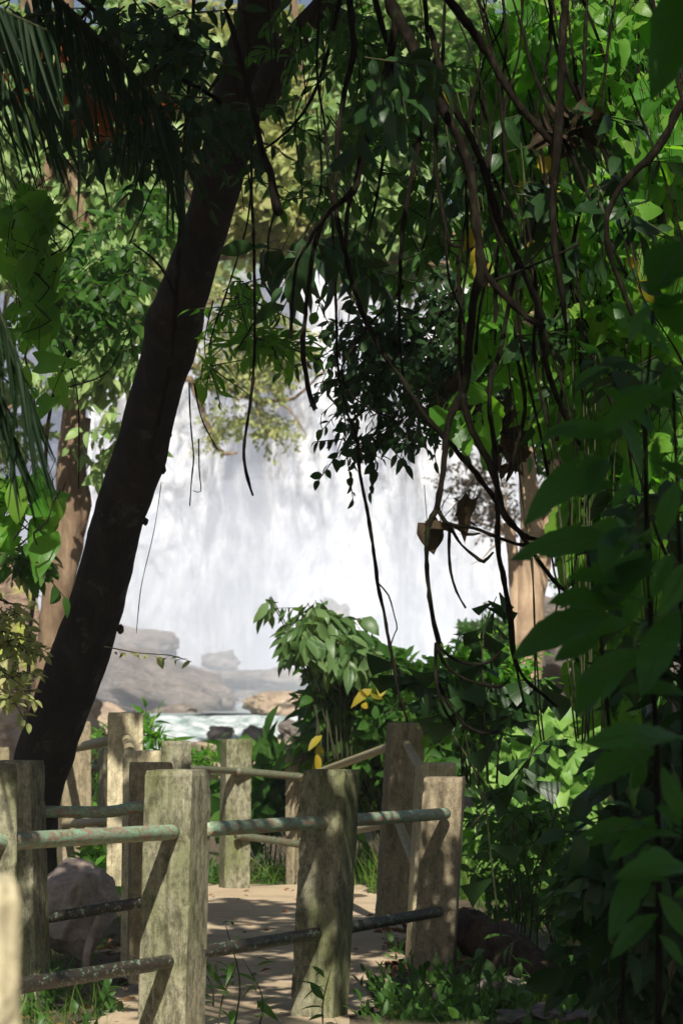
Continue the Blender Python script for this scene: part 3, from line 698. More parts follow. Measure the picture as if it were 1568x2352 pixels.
for k in range(9):
    a = R(100 + k * 16); L = random.uniform(90, 160)
    W, r = vpath([(1175, 1230, 4), (1175 + math.cos(a) * L * .5, 1200 - math.sin(a) * L * .5 + random.uniform(-10, 20), 2.2), (1175 + math.cos(a) * L, 1190 - math.sin(a) * L, .8)], 60.0); tube(mb, W, r, 5, .3, .2, 3, wob=.2)
W, r = vpath([(1200, 1650, 9), (1190, 1400, 7), (1175, 1225, 5)], 60.0); tube(mb, W, r, 6, .3)
mb.build('trunk', B_PINK, t)
crown(t, [(1090, 1110, 90, 80, 60, 1, 130), (1130, 1180, 70, 60, 60, 1, 70)], L_BROWN, .4, 7, .13, .2, T_FAR, 0, tw=.008)
# pale trunk on the right
t = thing('forest_tree', 'pale pinkish trunk standing right of the falls behind the looping lianas', 'tree', P(1210, 1760, 24))
mb = MB()
for pts in ([(1190, 1780, 52), (1200, 1660, 42), (1205, 1560, 38), (1212, 1450, 36), (1218, 1340, 34), (1222, 1230, 28), (1215, 1120, 22), (1210, 1000, 20), (1205, 860, 18), (1230, 600, 16), (1260, 300, 14), (1270, -50, 12)], [(1218, 1430, 22), (1245, 1300, 18), (1262, 1180, 14), (1280, 1000, 12), (1310, 700, 10)], [(1205, 1560, 20), (1188, 1480, 18), (1180, 1300, 14), (1165, 1200, 10)]):
    W, r = vpath(pts, 24.0); tube(mb, W, r, 12, .1, .3, 3)
mb.build('trunk', B_PINK, t)
crown(t, [(1180, 900, 90, 90, 23, .8, 80), (1250, 800, 130, 120, 24, .8, 160), (1370, 1150, 90, 200, 24.5, .6, 170)], L_MID, .4, 8, .17, .4, T_OVAL, .9)
# far woods on the plateau
mb = MB(); n = 16000; X = rng.uniform(-60, 60, n); Y = rng.uniform(164, 240, n)
zz = 27.5 + 22 * smooth(Y, 185, 330) + rng.uniform(0, 1, n) ** .7 * (5 + 3 * np.sin(X * .5) + 2 * np.sin(X * 1.3 + Y)) * (1 - .8 * smooth(abs(X - 1 + 0), 30, 0) * (Y < 172))
put(mb, T_FAR, np.stack([X, Y, zz], -1), rng.normal(size=(n, 3)), rng.normal(size=(n, 3)) + [0, -.5, 1], rng.uniform(.6, 1.5, n))
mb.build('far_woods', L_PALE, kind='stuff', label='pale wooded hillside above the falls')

# dark clump before the falls
t = thing('hanging_branch', 'dark leafy branch hanging in front of the right half of the falls', 'branch', P(1080, 560, 12))
mb = MB()
for pts in ([(1150, 420, 9), (1080, 600, 8), (1010, 720, 6), (930, 800, 4), (850, 850, 2.5), (790, 880, 2)], [(1010, 720, 4), (980, 830, 3), (940, 930, 2.5), (900, 1000, 1.5)], [(930, 800, 3), (870, 770, 2), (800, 760, 1.5)], [(940, 930, 2), (860, 930, 2), (800, 980, 1.5), (770, 1050, 1)]):
    W, r = vpath(pts, 12.0); tube(mb, W, r, 6, .06)
mb.build('stem', B_VINE, t)
crown(t, [(880, 830, 110, 80, 12, .4, 28), (970, 790, 100, 90, 12, .4, 38), (980, 890, 90, 60, 12, .35, 24), (830, 880, 60, 50, 12, .3, 15), (1050, 700, 120, 100, 12, .5, 60), (1060, 850, 80, 100, 12, .5, 34), (860, 740, 60, 40, 12, .3, 30), (800, 1000, 22, 36, 12, .1, 5), (860, 1000, 40, 26, 12, .1, 6), (910, 970, 60, 40, 12, .3, 14), (800, 800, 50, 40, 12, .3, 14)], L_DARK, .24, 9, .064, .5, T_OVAL, 0, name='foliage')
# canopy leaves in front, top middle
t = thing('hanging_branch', 'loose green leafy sprays hanging at top centre between the lianas', 'branch', P(800, -80, 10))
mb = MB()
for pts in ([(800, -60, 8), (760, 120, 5), (700, 260, 4), (640, 330, 3), (560, 380, 2)], [(860, -60, 8), (900, 200, 5), (880, 400, 4), (830, 560, 2)], [(960, -40, 6), (990, 250, 4), (1000, 480, 3), (960, 640, 2)], [(500, 170, 4), (420, 300, 3), (360, 420, 2), (300, 560, 2)]):
    W, r = vpath(pts, 10.0); tube(mb, W, r, 6, .06, wob=.03)
mb.build('stem', B_VINE, t)
crown(t, [(720, 50, 190, 80, 10, .7, 52), (900, 80, 140, 110, 10, .7, 46), (880, 320, 150, 110, 10, .6, 24), (680, 250, 120, 90, 10.3, .5, 24), (720, 430, 160, 60, 10.5, .5, 12), (970, 480, 90, 130, 10, .6, 26), (880, 600, 130, 50, 10.5, .5, 9), (600, 600, 80, 40, 11, .4, 4), (1010, 280, 90, 180, 9.5, .6, 30)], L_MID, .2, 10, .066, .5, T_OVAL, 1.2, name='foliage', flat=.8)
crown(t, [(780, 540, 110, 40, 9, .3, 7), (700, 560, 30, 70, 8.5, .1, 6), (880, 160, 60, 70, 8, .3, 9)], L_DARK, .2, 6, .11, .7, T_OVAL, 0, name='large_leaves')
t = thing('hanging_branch', 'small sunlit twig of glossy leaves in front of the falls right of the leaning trunk', 'branch', P(560, 700, 11))
mb = MB(); W, r = vpath([(600, 640, 3), (640, 720, 2.5), (600, 760, 2), (560, 770, 1.5)], 11.0); tube(mb, W, r, 6, .05)
W, r = vpath([(490, 690, 2), (470, 780, 1.5), (475, 840, 1)], 11.0); tube(mb, W, r, 6, .05); mb.build('stem', B_VINE, t)
crown(t, [(590, 780, 70, 30, 11, .2, 20), (545, 690, 60, 50, 11, .2, 22), (475, 850, 20, 30, 11, .1, 7), (640, 790, 40, 20, 11, .1, 8)], L_BRIGHT, .16, 6, .085, .3, T_LANC + T_OVAL[:1], 0, name='foliage')
# left side foliage
t = thing('hanging_branch', 'dark shaded leafy branch across the upper left in front of the leaning trunk', 'branch', P(160, -60, 9))
mb = MB()
for pts in ([(165, -20, 6), (227, 29, 6.5), (286, 95, 6), (330, 135, 6), (403, 179, 5.5), (494, 227, 5), (531, 271, 4)], [(286, 95, 3), (360, 60, 2.5), (430, 20, 2)], [(403, 179, 2.5), (470, 260, 2), (540, 360, 1.5), (560, 480, 1)], [(300, 560, 2), (350, 600, 3), (380, 640, 3), (400, 690, 4)], [(0, 250, 7), (90, 150, 6), (150, 90, 5), (220, 0, 4)]):
    W, r = vpath(pts, 9.0); tube(mb, W, r, 6, .05, wob=.015)
mb.build('stem', B_VINE, t)
crown(t, [(110, 40, 150, 70, 9, .6, 26), (300, 50, 130, 60, 9, .5, 24), (420, 90, 90, 80, 9, .5, 20), (260, 230, 150, 80, 9.5, .5, 14), (480, 260, 90, 70, 9, .4, 22), (300, 330, 110, 50, 9, .4, 18)], L_DARK, .2, 9, .068, .5, T_OVAL, 0, name='foliage')
crown(t, [(225, 190, 130, 90, 9.4, .4, 12), (260, 290, 90, 50, 9.4, .4, 9), (60, 120, 60, 60, 9.4, .3, 5), (130, 200, 50, 40, 9.4, .3, 4)], L_ORANGE, .15, 5, .085, .5, T_OVAL, 0, name='red_leaves')
t = thing('shrub', 'mid green leafy shrub left of the leaning trunk at half height', 'shrub', P(60, 2100, 14.6))
mb = MB()
for pts in ([(30, 2100, 6), (60, 1600, 5), (90, 1200, 5), (130, 900, 4), (220, 700, 3), (320, 600, 2)], [(90, 1000, 3), (60, 780, 2.5), (100, 620, 2)], [(130, 900, 2.5), (240, 860, 2), (310, 740, 1.5)]):
    W, r = vpath(pts, 14.6); tube(mb, W, r, 6, .06, wob=.03)
mb.build('stem', B_VINE, t)
crown(t, [(220, 630, 120, 90, 14.6, .5, 48), (130, 710, 110, 80, 14.6, .5, 42), (280, 740, 80, 80, 14.8, .4, 22), (330, 500, 90, 80, 14.6, .4, 24), (70, 1275, 90, 20, 12.4, .2, 12)], L_MID, .2, 8, .092, .35, T_OVAL, 0, name='foliage')
t = thing('shrub', 'drooping twigs of small yellowish leaves at the left edge below the palm', 'shrub', P(-20, 1750, 13))
mb = MB()
for yy in (1290, 1390, 1460, 1540):
    W, r = vpath([(-40, yy - 30, 2.5), (20, yy - 5, 2), (80, yy + random.uniform(-5, 25), 1.2)], 13.0); tube(mb, W, r, 5, .06)
mb.build('stem', B_VINE, t)
crown(t, [(20, 1400, 55, 25, 13, .2, 16), (40, 1470, 50, 25, 13, .2, 20), (10, 1540, 55, 30, 13, .2, 20), (30, 1290, 60, 20, 13, .2, 16), (20, 1600, 40, 20, 13, .2, 8)], L_OLIVE, .14, 7, .06, .2, T_OVAL, 0, name='foliage')
t = thing('hanging_branch', 'small leafy twig reaching right from behind the leaning trunk over the misty rocks', 'branch', P(250, 1495, 12.5))
mb = MB(); W, r = vpath([(240, 1485, 1.6), (320, 1500, 1.3), (390, 1505, 1.2), (440, 1520, .7)], 12.5); tube(mb, W, r, 5, .05); mb.build('stem', B_TWIG, t)
lm = MB(); xx = np.linspace(265, 438, 17); q = P(xx, 1497 + (xx - 265) * .12, 12.5)
put(lm, T_OVAL, q, rng.normal(size=(17, 3)) * .6 + [.4, 0, -.1], rng.normal(size=(17, 3)) * .4 + [0, -.3, 1], rng.uniform(.03, .07, 17)); lm.build('foliage', L_OLIVE, t)

# heart leaved climbers
def climber(label, bl, mat, size, nstem, d, extra=None, name='climbing_vine', stemr=3.0, normal=(0, -.9, .55), group=None):
    lm, wm = MB(), MB(); C = blobs(bl)
    t = thing(name, label, 'vine', C[np.argmin(C[:, 2])], group)
    n = len(C); D = rng.normal(size=(n, 3)) * .6 + np.array([0, -.15, -.75]); N = np.array(normal) + rng.normal(size=(n, 3)) * .62
    sz = size * rng.uniform(.45, 1.3, n); put(lm, T_HEART, C, D, N, sz)
    up = C + rng.normal(size=(n, 3)) * .05 + np.array([0, .06, .09]); sticks(wm, C, up, .0016, .0016)
    for k in range(nstem):
        b = bl[random.randrange(len(bl))]; x = b[0] + random.uniform(-1, 1) * b[2]
        pts = [(x + random.uniform(-40, 40), b[1] + b[3] * s, stemr * random.uniform(.4, 1)) for s in (-1.2, -.5, .1, .6, 1.1)]
        W, r = vpath(pts, d + random.uniform(-.3, .3)); tube(wm, W, r, 5, .06, .1, wob=.05)
    wm.build('stem', B_VINE, t); lm.build('foliage', mat, t)
    if extra: 
        m2, bl2, s2 = extra; l2 = MB(); C = blobs(bl2); n = len(C)
        put(l2, T_HEART, C, rng.normal(size=(n, 3)) * .4 + np.array([0, 0, -1]), np.array([0, -1, .3]) + rng.normal(size=(n, 3)) * .3, s2 * rng.uniform(.7, 1.2, n)); l2.build('yellow_leaves', m2, t)
    return t
climber('bright green heart leaved vine at the left edge beside the palm', [(60, 480, 80, 45, 9.5, .2, 34), (45, 570, 85, 60, 9.5, .3, 42), (90, 680, 60, 70, 9.6, .3, 26), (40, 760, 60, 60, 9.6, .3, 14)], L_BRIGHT, .10, 5, 9.6)
climber('broad heart leaves drooping at the left edge above the mossy rock', [(60, 1130, 80, 40, 9, .2, 16), (110, 1190, 40, 50, 9, .2, 7), (30, 1210, 40, 40, 9, .2, 6), (100, 870, 60, 50, 9, .3, 5)], L_BRIGHT, .12, 4, 9.0)
climber('dense curtain of bright heart leaves filling the upper right corner',
    [(1430, 120, 170, 170, 10, .5, 330), (1500, 330, 100, 170, 9.6, .5, 300), (1420, 520, 170, 150, 9.6, .5, 340), (1240, 120, 170, 170, 10.5, .4, 250), (1180, 330, 170, 170, 10.5, .4, 220), (1230, 560, 170, 150, 10.3, .4, 260), (1130, 520, 90, 170, 10.3, .4, 90), (1450, 720, 150, 110, 9.4, .5, 220)],
    L_BRIGHT, .10, 24, 9.8, (L_YELLOW, [(1100, 570, 30, 50, 9, .15, 3), (1480, 620, 30, 40, 9, .1, 3), (1300, 430, 120, 150, 9.5, .3, 6), (1000, 240, 160, 120, 9.5, .3, 4)], .085))
climber('heart leaved vine with broad glowing leaves hanging beside the thick forked liana',
    [(1110, 780, 60, 60, 9.3, .2, 18), (1080, 950, 70, 80, 9.2, .2, 22), (1190, 830, 80, 100, 9.4, .3, 18), (1150, 700, 80, 70, 9.4, .3, 14), (1290, 900, 100, 160, 9.6, .4, 64), (1360, 1120, 75, 170, 9.6, .4, 80), (1350, 1260, 60, 90, 9.6, .3, 36), (1440, 1000, 120, 220, 9.8, .4, 170), (1420, 1350, 130, 160, 10, .4, 140), (1420, 1560, 120, 110, 10.2, .4, 130), (1500, 1200, 80, 250, 9.4, .4, 110)],
    L_BRIGHT, .115, 12, 9.5)
climber('brown withered broad leaves hanging in a clump above the pale trunk', [(1170, 940, 80, 80, 11, .3, 40), (1180, 1050, 50, 40, 11, .3, 12), (1020, 1210, 50, 30, 9.4, .1, 4), (1070, 1170, 30, 25, 9.4, .1, 2), (1060, 900, 60, 50, 11.5, .2, 20)], L_BROWN, .10, 3, 10.6)
climber('sunlit pale heart leaved thicket behind the corner posts on the right',
    [(1290, 1680, 130, 60, 20, .5, 300), (1240, 1760, 150, 80, 20, .5, 380), (1330, 1790, 100, 130, 19.6, .5, 300), (1130, 1730, 70, 90, 21, .5, 140), (1250, 1900, 150, 90, 19.5, .5, 330), (1140, 1930, 100, 110, 20, .5, 200), (1230, 2000, 130, 60, 18.5, .4, 140)],
    leaf_mat('leaf_thicket', [(.12, .26, .05), (.2, .36, .08), (.3, .45, .12)], (.3, .6, .08), .4, .45), .17, 6, 20, stemr=1.2, normal=(0, -.7, .8))
# fishtail leaflets
lm, wm = MB(), MB()
t = thing('fishtail_palm', 'dark fishtail palm with wedge shaped leaflets in front of the sunlit thicket', 'palm', P(1130, 2150, 10))
for (pts, n) in (([(1120, 1800, 3), (1110, 1600, 3), (1110, 1450, 2), (1140, 1370, 1)], 15), ([(1110, 1800, 3), (1010, 1640, 2), (950, 1560, 2), (900, 1530, 1)], 13), ([(1140, 1800, 3), (1150, 1690, 2), (1200, 1600, 2), (1250, 1560, 1)], 14), ([(1110, 1850, 3), (1070, 1700, 2), (1050, 1600, 2), (1030, 1540, 1)], 12), ([(1080, 1900, 3), (1170, 1800, 2), (1230, 1720, 2), (1270, 1690, 1)], 7), ([(1150, 2150, 2.5), (1130, 2000, 2.5), (1110, 1800, 2.5)], 2)):
    W, r = vpath(pts, 10.0); tube(wm, W, r, 5, .06); q = spline(np.column_stack([W, r]), .02)[:, :3]
    idx = np.linspace(len(q) * .38, len(q) - 1, n * 2).astype(int); q = q[idx] + rng.normal(size=(len(idx), 3)) * .012
    fx = CX + q[:, 0] / q[:, 1] * FP; fy = HZ - (q[:, 2] - EYE) / q[:, 1] * FP; kp = ~((fx < 1110) & (fy > 1660)); q = q[kp]; idx = idx[kp]
    sg = np.where(np.arange(len(idx)) % 2, 1, -1)[:, None]
    D = np.array([1, -.1, 0]) * sg * .8 + rng.normal(size=(len(idx), 3)) * .4 + [0, 0, -.55]
    put(lm, T_FISH, q, D, rng.normal(size=(len(idx), 3)) * .5 + [0, -.8, .4], rng.uniform(.07, .15, len(idx)))
wm.build('stem', B_TWIG, t); lm.build('leaflets', L_DARK, t)

# bushes behind the railing
def bush(label, base, bl, mat, L, nl, size, droop, tpls, ns=10, d=15.0, extra=None, sf=.3):
    t = thing('bush', label, 'bush', P(base[0], base[1], d)); mb = MB()
    for k in range(ns):
        b = bl[k % len(bl)]
        bx = base[0] + (b[0] - base[0]) * sf
        W, r = vpath([(bx + random.uniform(-20, 20), base[1], 2.2), ((base[0] + b[0]) / 2 + random.uniform(-20, 20), (base[1] + b[1]) / 2, 1.8), (b[0] + random.uniform(-.6, .6) * b[2], b[1] + random.uniform(-.8, .3) * b[3], 1.5)], d); tube(mb, W, r, 5, .07, wob=.02)
    mb.build('stem', B_TWIG, t); crown(t, bl, mat, L, nl, size, droop, tpls, 0, name='foliage')
    if extra: crown(t, extra[0], extra[1], L, 4, size, droop, tpls, 0, name='yellow_leaves', wood=False)
bush('tall bush with large drooping grey green leaves in front of the spray', (790, 1750), [(735, 1410, 55, 35, 18, .3, 18), (700, 1460, 35, 40, 18, .3, 10), (770, 1480, 55, 50, 18, .3, 26), (820, 1490, 50, 40, 18.2, .3, 18), (620, 1370, 8, 8, 18, .1, 1)],
     leaf_mat('leaf_greygreen', [(.05, .11, .03), (.10, .18, .06), (.17, .26, .10)], (.25, .4, .08), .38, .35), .2, 6, .15, .8, T_OVAL, 10, 18.0)
bush('leafy green bush with a few yellow leaves behind the right railing', (925, 2050), [(790, 1580, 60, 45, 18.5, .4, 80), (860, 1540, 60, 60, 18.5, .4, 90), (880, 1630, 100, 70, 18.4, .4, 170), (790, 1680, 80, 50, 18.6, .4, 100), (840, 1790, 90, 80, 19, .4, 90), (960, 1600, 90, 80, 18.5, .4, 90), (1000, 1700, 90, 90, 18.3, .4, 90)], L_MID, .26, 7, .14, .25, T_OVAL, 16, 18.6, sf=.15, extra=([(760, 1670, 30, 40, 18, .2, 1), (850, 1590, 80, 50, 18, .3, 2)], L_YELLOW))
bush('fine leaved shrub with small bright leaves right of the falls base', (1080, 1800), [(1080, 1540, 60, 50, 14, .3, 70), (1020, 1560, 50, 60, 14, .3, 50), (1130, 1560, 60, 70, 14, .3, 70), (1080, 1640, 80, 60, 14, .3, 60)], L_BRIGHT, .2, 8, .07, .1, T_OVAL, 8, 14.0)
bush('shaded undergrowth bush right of the corner posts', (1200, 2240), [(1170, 1900, 40, 60, 14.2, .2, 26), (1230, 1880, 90, 50, 13, .3, 36), (1180, 2040, 60, 60, 14.0, .2, 26), (1340, 1960, 110, 80, 13.6, .4, 46), (1330, 2070, 110, 50, 13.8, .3, 40), (1450, 2050, 120, 120, 11, .4, 130), (1400, 2160, 130, 50, 11.5, .4, 60)], L_MID, .22, 8, .08, .2, T_OVAL, 18, 12.0, sf=.8)
bush('broad leaved plant behind the far railing at the end of the path', (620, 2000), [(620, 1850, 50, 70, 19.6, .2, 30), (640, 1810, 30, 50, 19.6, .2, 16), (560, 1890, 60, 50, 20, .2, 20)], L_MID, .3, 6, .26, -.3, T_OVAL, 6, 19.6)
bush('small ferny plant below the tall sandy post on the left', (215, 2060), [(232, 1990, 28, 50, 14.2, .2, 26), (215, 2040, 40, 30, 13.8, .2, 20)], L_BRIGHT, .14, 7, .07, .1, T_OVAL, 5, 14.0)
bush('pale leafy plant behind the tall sandy post left of the cascade', (350, 1760), [(345, 1690, 30, 30, 20, .2, 22), (240, 1700, 20, 40, 20, .2, 16), (455, 1745, 60, 22, 22, .3, 26), (225, 1820, 20, 70, 20, .3, 26)], L_BRIGHT, .24, 7, .13, .0, T_LANC, 6, 20.0)

# ------------------------------------------------------------------ palm fronds
def frond(t, path_, d, Ls, n, dirn=(0, -.05, -1), sp=.25, side=.25):
    W, r = vpath(path_, d); wm, lm = MB(), MB(); tube(wm, W, r, 6, .04, .05)
    q = spline(np.column_stack([W, r]), .01)[:, :3]
    idx = np.linspace(0, len(q) - 1, n).astype(int); q = q[idx]; sg = np.where(np.arange(n) % 2, 1, -1)[:, None]
    tang = nrm(np.gradient(q, axis=0)); sd = nrm(np.cross(tang, [0, 0, 1]))
    D = np.array(dirn) + sd * sg * side + rng.normal(size=(n, 3)) * sp * .5 + tang * .35
    put(lm, T_STRIP, q, D, rng.normal(size=(n, 3)) * .6 + [0, -1, .2], Ls * rng.uniform(.65, 1.15, n))
    return wm, lm
def palm(label, base, fr):
    t = thing('palm', label, 'palm', P(*base))
    for args in fr:
        wm, lm = frond(t, *args); f = lm.build('frond', L_PALM, t); wm.build('rachis', B_TWIG, f)
palm('dark palm fronds with long hanging leaflets at the top left corner', (-300, 2300, 8), [
    ([(-200, 60, 5), (-60, 100, 4), (60, 130, 3), (190, 190, 1.5)], 8.0, .38, 40), ([(-200, 180, 5), (-80, 210, 4), (20, 210, 3), (120, 240, 1.5)], 8.4, .32, 30),
    ([(60, -80, 5), (200, 60, 4), (300, 160, 3), (400, 300, 1.5)], 8.6, .40, 46), ([(100, 0, 4), (240, 150, 3), (330, 260, 2), (420, 420, 1)], 9.0, .32, 34), ([(-150, -60, 5), (0, 20, 4), (110, 70, 2)], 7.6, .3, 34)])
palm('palm frond with stiff dark leaflets at the left edge halfway up', (-260, 2300, 6.5), [
    ([(-160, 560, 5), (-70, 620, 5), (0, 720, 4), (50, 860, 3), (80, 980, 1.5)], 6.5, .28, 60, (.15, 0, -1), .2, .2), ([(-170, 640, 5), (-90, 720, 5), (-30, 840, 4), (20, 980, 2)], 6.6, .28, 60, (.2, 0, -1), .2, .2)])

# ------------------------------------------------------------------ near right plants with big leaves
t = thing('broadleaf_plant', 'tall dark plant with very large glossy leaves at the right edge, nearest the camera', 'plant', P(1500, 2700, 5))
wm, lm = MB(), MB()
stems = [([(1500, 2700, 9), (1512, 2200, 8), (1505, 1700, 7), (1490, 1350, 6), (1480, 1000, 5), (1500, 700, 3)], 5.0), ([(1420, 2700, 6), (1430, 2100, 5), (1400, 1700, 5), (1370, 1400, 4), (1330, 1200, 3)], 5.3), ([(1580, 2500, 7), (1570, 1800, 6), (1560, 1300, 5), (1545, 900, 4)], 4.8)]
for pts, d in stems: W, r = vpath(pts, d); tube(wm, W, r, 8, .05)
BL = [  # foot x, foot y, tip x, tip y, depth
 (1430, 1010, 1238, 932, 5.0), (1400, 1055, 1222, 1082, 5.1), (1426, 1243, 1210, 1188, 5.3), (1440, 1395, 1228, 1362, 5.0), (1410, 1408, 1175, 1446, 5.2), (1568, 950, 1420, 850, 4.9), (1470, 1100, 1455, 930, 4.9), (1455, 1330, 1365, 1250, 5.0),
 (1505, 900, 1400, 960, 4.8), (1470, 1130, 1530, 930, 4.9), (1470, 1110, 1568, 990, 4.9), (1500, 1060, 1620, 1100, 4.8), (1500, 700, 1400, 780, 4.9), (1500, 690, 1620, 780, 4.9), (1520, 720, 1600, 640, 4.9),
 (1490, 1250, 1360, 1180, 5.0), (1500, 1290, 1600, 1380, 4.9), (1490, 1400, 1370, 1330, 5.1), (1470, 1330, 1440, 1460, 5.2), (1500, 1500, 1300, 1540, 5.0), (1500, 1560, 1600, 1700, 4.8), 
 (1500, 1700, 1400, 1860, 5.0), (1500, 1720, 1350, 1800, 4.9), (1500, 1900, 1330, 1870, 5.0), (1505, 1980, 1360, 2060, 5.0), (1510, 1850, 1620, 1900, 4.9), (1500, 1600, 1580, 1480, 4.8), (1510, 2100, 1400, 2180, 4.9), (1510, 2050, 1600, 2150, 4.8),
 (1500, 1200, 1620, 1180, 4.7), (1440, 1750, 1340, 1770, 5.2), (1500, 1000, 1440, 860, 5.0), (1540, 820, 1460, 700, 5.0), (1560, 1100, 1490, 1240, 4.7), (1560, 1400, 1450, 1560, 4.7), (1570, 1700, 1470, 1640, 4.7), (1570, 560, 1480, 650, 5.0), (1580, 2000, 1480, 1940, 4.7),
 (1600, 100, 1540, -40, 5.4), (1590, -60, 1530, 150, 5.2)]
for (x0, y0, x1, y1, d) in BL:
    if x1 > x0 and x0 < 1505 and y0 > 1100: continue
    a = P(x0, y0, d); b = P(x1, y1, d - random.uniform(-.05, .25)); L = np.linalg.norm(b - a)
    put(lm, T_BIG, a, b - a + rng.normal(size=3) * .01, np.array([random.uniform(-.3, .3), random.uniform(-1.1, -.3), random.uniform(.3, .9)]), L * .86)
    if y0 > 950:
        put(lm, T_BIG, a + rng.normal(size=(2, 3)) * [.03, .06, .09], (b - a) + rng.normal(size=(2, 3)) * L * .35, np.array([0, -.6, .7]) + rng.normal(size=(2, 3)) * .4, L * rng.uniform(.35, .62, 2))
wm.build('stem', B_VINE, t); lm.build('leaves', L_BIG, t)
# shaded glossy leaves low right and mid right fill
bush('dark glossy leaved thicket filling the right side behind the large leaves', (1480, 2250), [(1500, 1180, 80, 130, 7.6, .5, 8), (1530, 1500, 70, 160, 7.4, .5, 18), (1530, 1750, 70, 140, 7.2, .5, 34), (1510, 2000, 100, 160, 7, .4, 90), (1480, 850, 90, 80, 8, .5, 7), (1500, 2200, 110, 90, 7.5, .4, 60)], L_DARK, .22, 6, .11, .35, T_OVAL, 22, 7.6, sf=.9)
bush('dark leafy sprays of pointed glossy leaves woven through the creeper curtain', (1350, 1700), [(1330, 250, 90, 160, 8.8, .3, 6), (1380, 480, 110, 120, 8.8, .3, 10), (1200, 420, 110, 180, 9, .4, 9), (1300, 780, 130, 110, 9, .4, 8), (1480, 450, 70, 150, 8.6, .4, 4), (1060, 350, 80, 180, 9, .3, 8)], L_DARK, .2, 5, .1, .7, T_OVAL, 12, 9.2)

# ------------------------------------------------------------------ lianas
LG = 'woody lianas hanging from the canopy'
def liana(label, pieces, d=9.0, group=LG):
    d = d - .7
    W0, _ = vpath(pieces[0], d); t = thing('liana', label, 'liana', W0[-1], group); 
    mb = MB()
    for p in pieces:
        W, r = vpath(p, d); tube(mb, W, r, 8, .022, .5, 30, wob=.03 if len(pieces) == 1 and p[0][2] < 5.6 and 'thin' in label else .01)
    mb.build('stem', B_VINE, t); return t
liana('thick liana forking into looping prongs in front of the right side of the falls', [
    [(880, -40, 15), (900, 20, 15), (950, 110, 14), (1000, 215, 13), (1045, 300, 12), (1078, 385, 12), (1093, 494, 11), (1104, 586, 11), (1108, 625, 13), (1088, 700, 10), (1078, 800, 9.5), (1070, 870, 10), (1062, 905, 10), (1032, 965, 8), (1022, 1040, 7.5), (1012, 1120, 7), (1004, 1172, 8)],
    [(1004, 1170, 7), (984, 1205, 6), (978, 1280, 5.5), (985, 1380, 5), (998, 1450, 5.5), (1003, 1478, 6)],
    [(1003, 1476, 5), (1000, 1530, 4), (1008, 1590, 4), (1030, 1640, 3.5), (1050, 1668, 3.5)],
    [(1004, 1476, 4.5), (1030, 1500, 4), (1060, 1516, 3.5), (1100, 1522, 3.5), (1128, 1512, 4.5), (1150, 1490, 2)],
    [(1004, 1480, 4), (1018, 1520, 3.5), (1050, 1550, 3.5), (1090, 1568, 3.5), (1150, 1578, 4), (1172, 1556, 2)],
    [(1006, 1172, 6), (1022, 1198, 5.5), (1040, 1206, 5), (1090, 1212, 4), (1150, 1235, 4), (1200, 1250, 4), (1240, 1243, 5), (1255, 1234, 2)],
    [(1034, 1204, 4), (1033, 1260, 3.5), (1037, 1310, 3.5), (1050, 1355, 3), (1071, 1394, 2.5)],
    [(1034, 1208, 4), (1060, 1250, 3.5), (1090, 1275, 3.5), (1110, 1287, 4), (1132, 1265, 3)],
    [(1040, 1206, 4), (1070, 1228, 4), (1100, 1226, 2)]])
liana('long slanting liana from top centre crossing the dark leafy branch to lower right', [[(800, -40, 8), (806, 60, 8), (812, 120, 7.5), (793, 200, 7), (776, 300, 6.5), (770, 400, 6), (770, 480, 6), (785, 560, 6), (806, 650, 6), (828, 720, 6), (870, 800, 6), (910, 850, 6), (950, 915, 6), (985, 965, 6.5), (1040, 1030, 6.5), (1090, 1090, 6.5), (1150, 1170, 6), (1205, 1240, 5.5), (1250, 1300, 5), (1290, 1345, 4.5), (1360, 1390, 4.5), (1450, 1395, 4)]], 9.3)
liana('liana ending in a club, bending left then down before the falls at top centre', [[(905, 40, 9), (893, 130, 9), (862, 230, 8.5), (838, 320, 8), (822, 390, 8), (806, 440, 8), (770, 470, 7), (740, 500, 6.5), (728, 535, 6), (715, 580, 5.5), (706, 660, 5.5), (698, 740, 5.5), (692, 800, 6), (700, 860, 6), (708, 905, 6), (716, 932, 6), (720, 940, 7)],
    [(735, 510, 4.5), (712, 560, 4), (688, 600, 3.5), (675, 680, 3.5), (668, 780, 4)], [(808, 430, 6), (797, 500, 5), (793, 572, 4)]], 9.0)
liana('short liana with a swollen club tip just right of the leaning trunk', [[(520, 20, 5), (535, 60, 6), (553, 130, 6.5), (575, 220, 7), (592, 300, 8), (605, 350, 9), (622, 400, 9.5), (632, 440, 10), (636, 470, 12), (644, 492, 9)], [(634, 486, 3), (620, 540, 2.5), (616, 590, 2), (604, 630, 1.6), (598, 660, 1.2)], [(614, 600, 1.5), (630, 640, 1.2)]], 9.2)
liana('straight slender liana hanging left of centre to halfway down the falls', [[(578, 320, 3.2), (575, 440, 3.5), (580, 560, 3.6), (584, 700, 3.8), (585, 820, 3.8), (577, 920, 3.8), (565, 1000, 3.6), (563, 1050, 4), (572, 1100, 4), (584, 1138, 3)], [(583, 740, 3), (565, 770, 2.5), (545, 800, 2)]], 9.2)
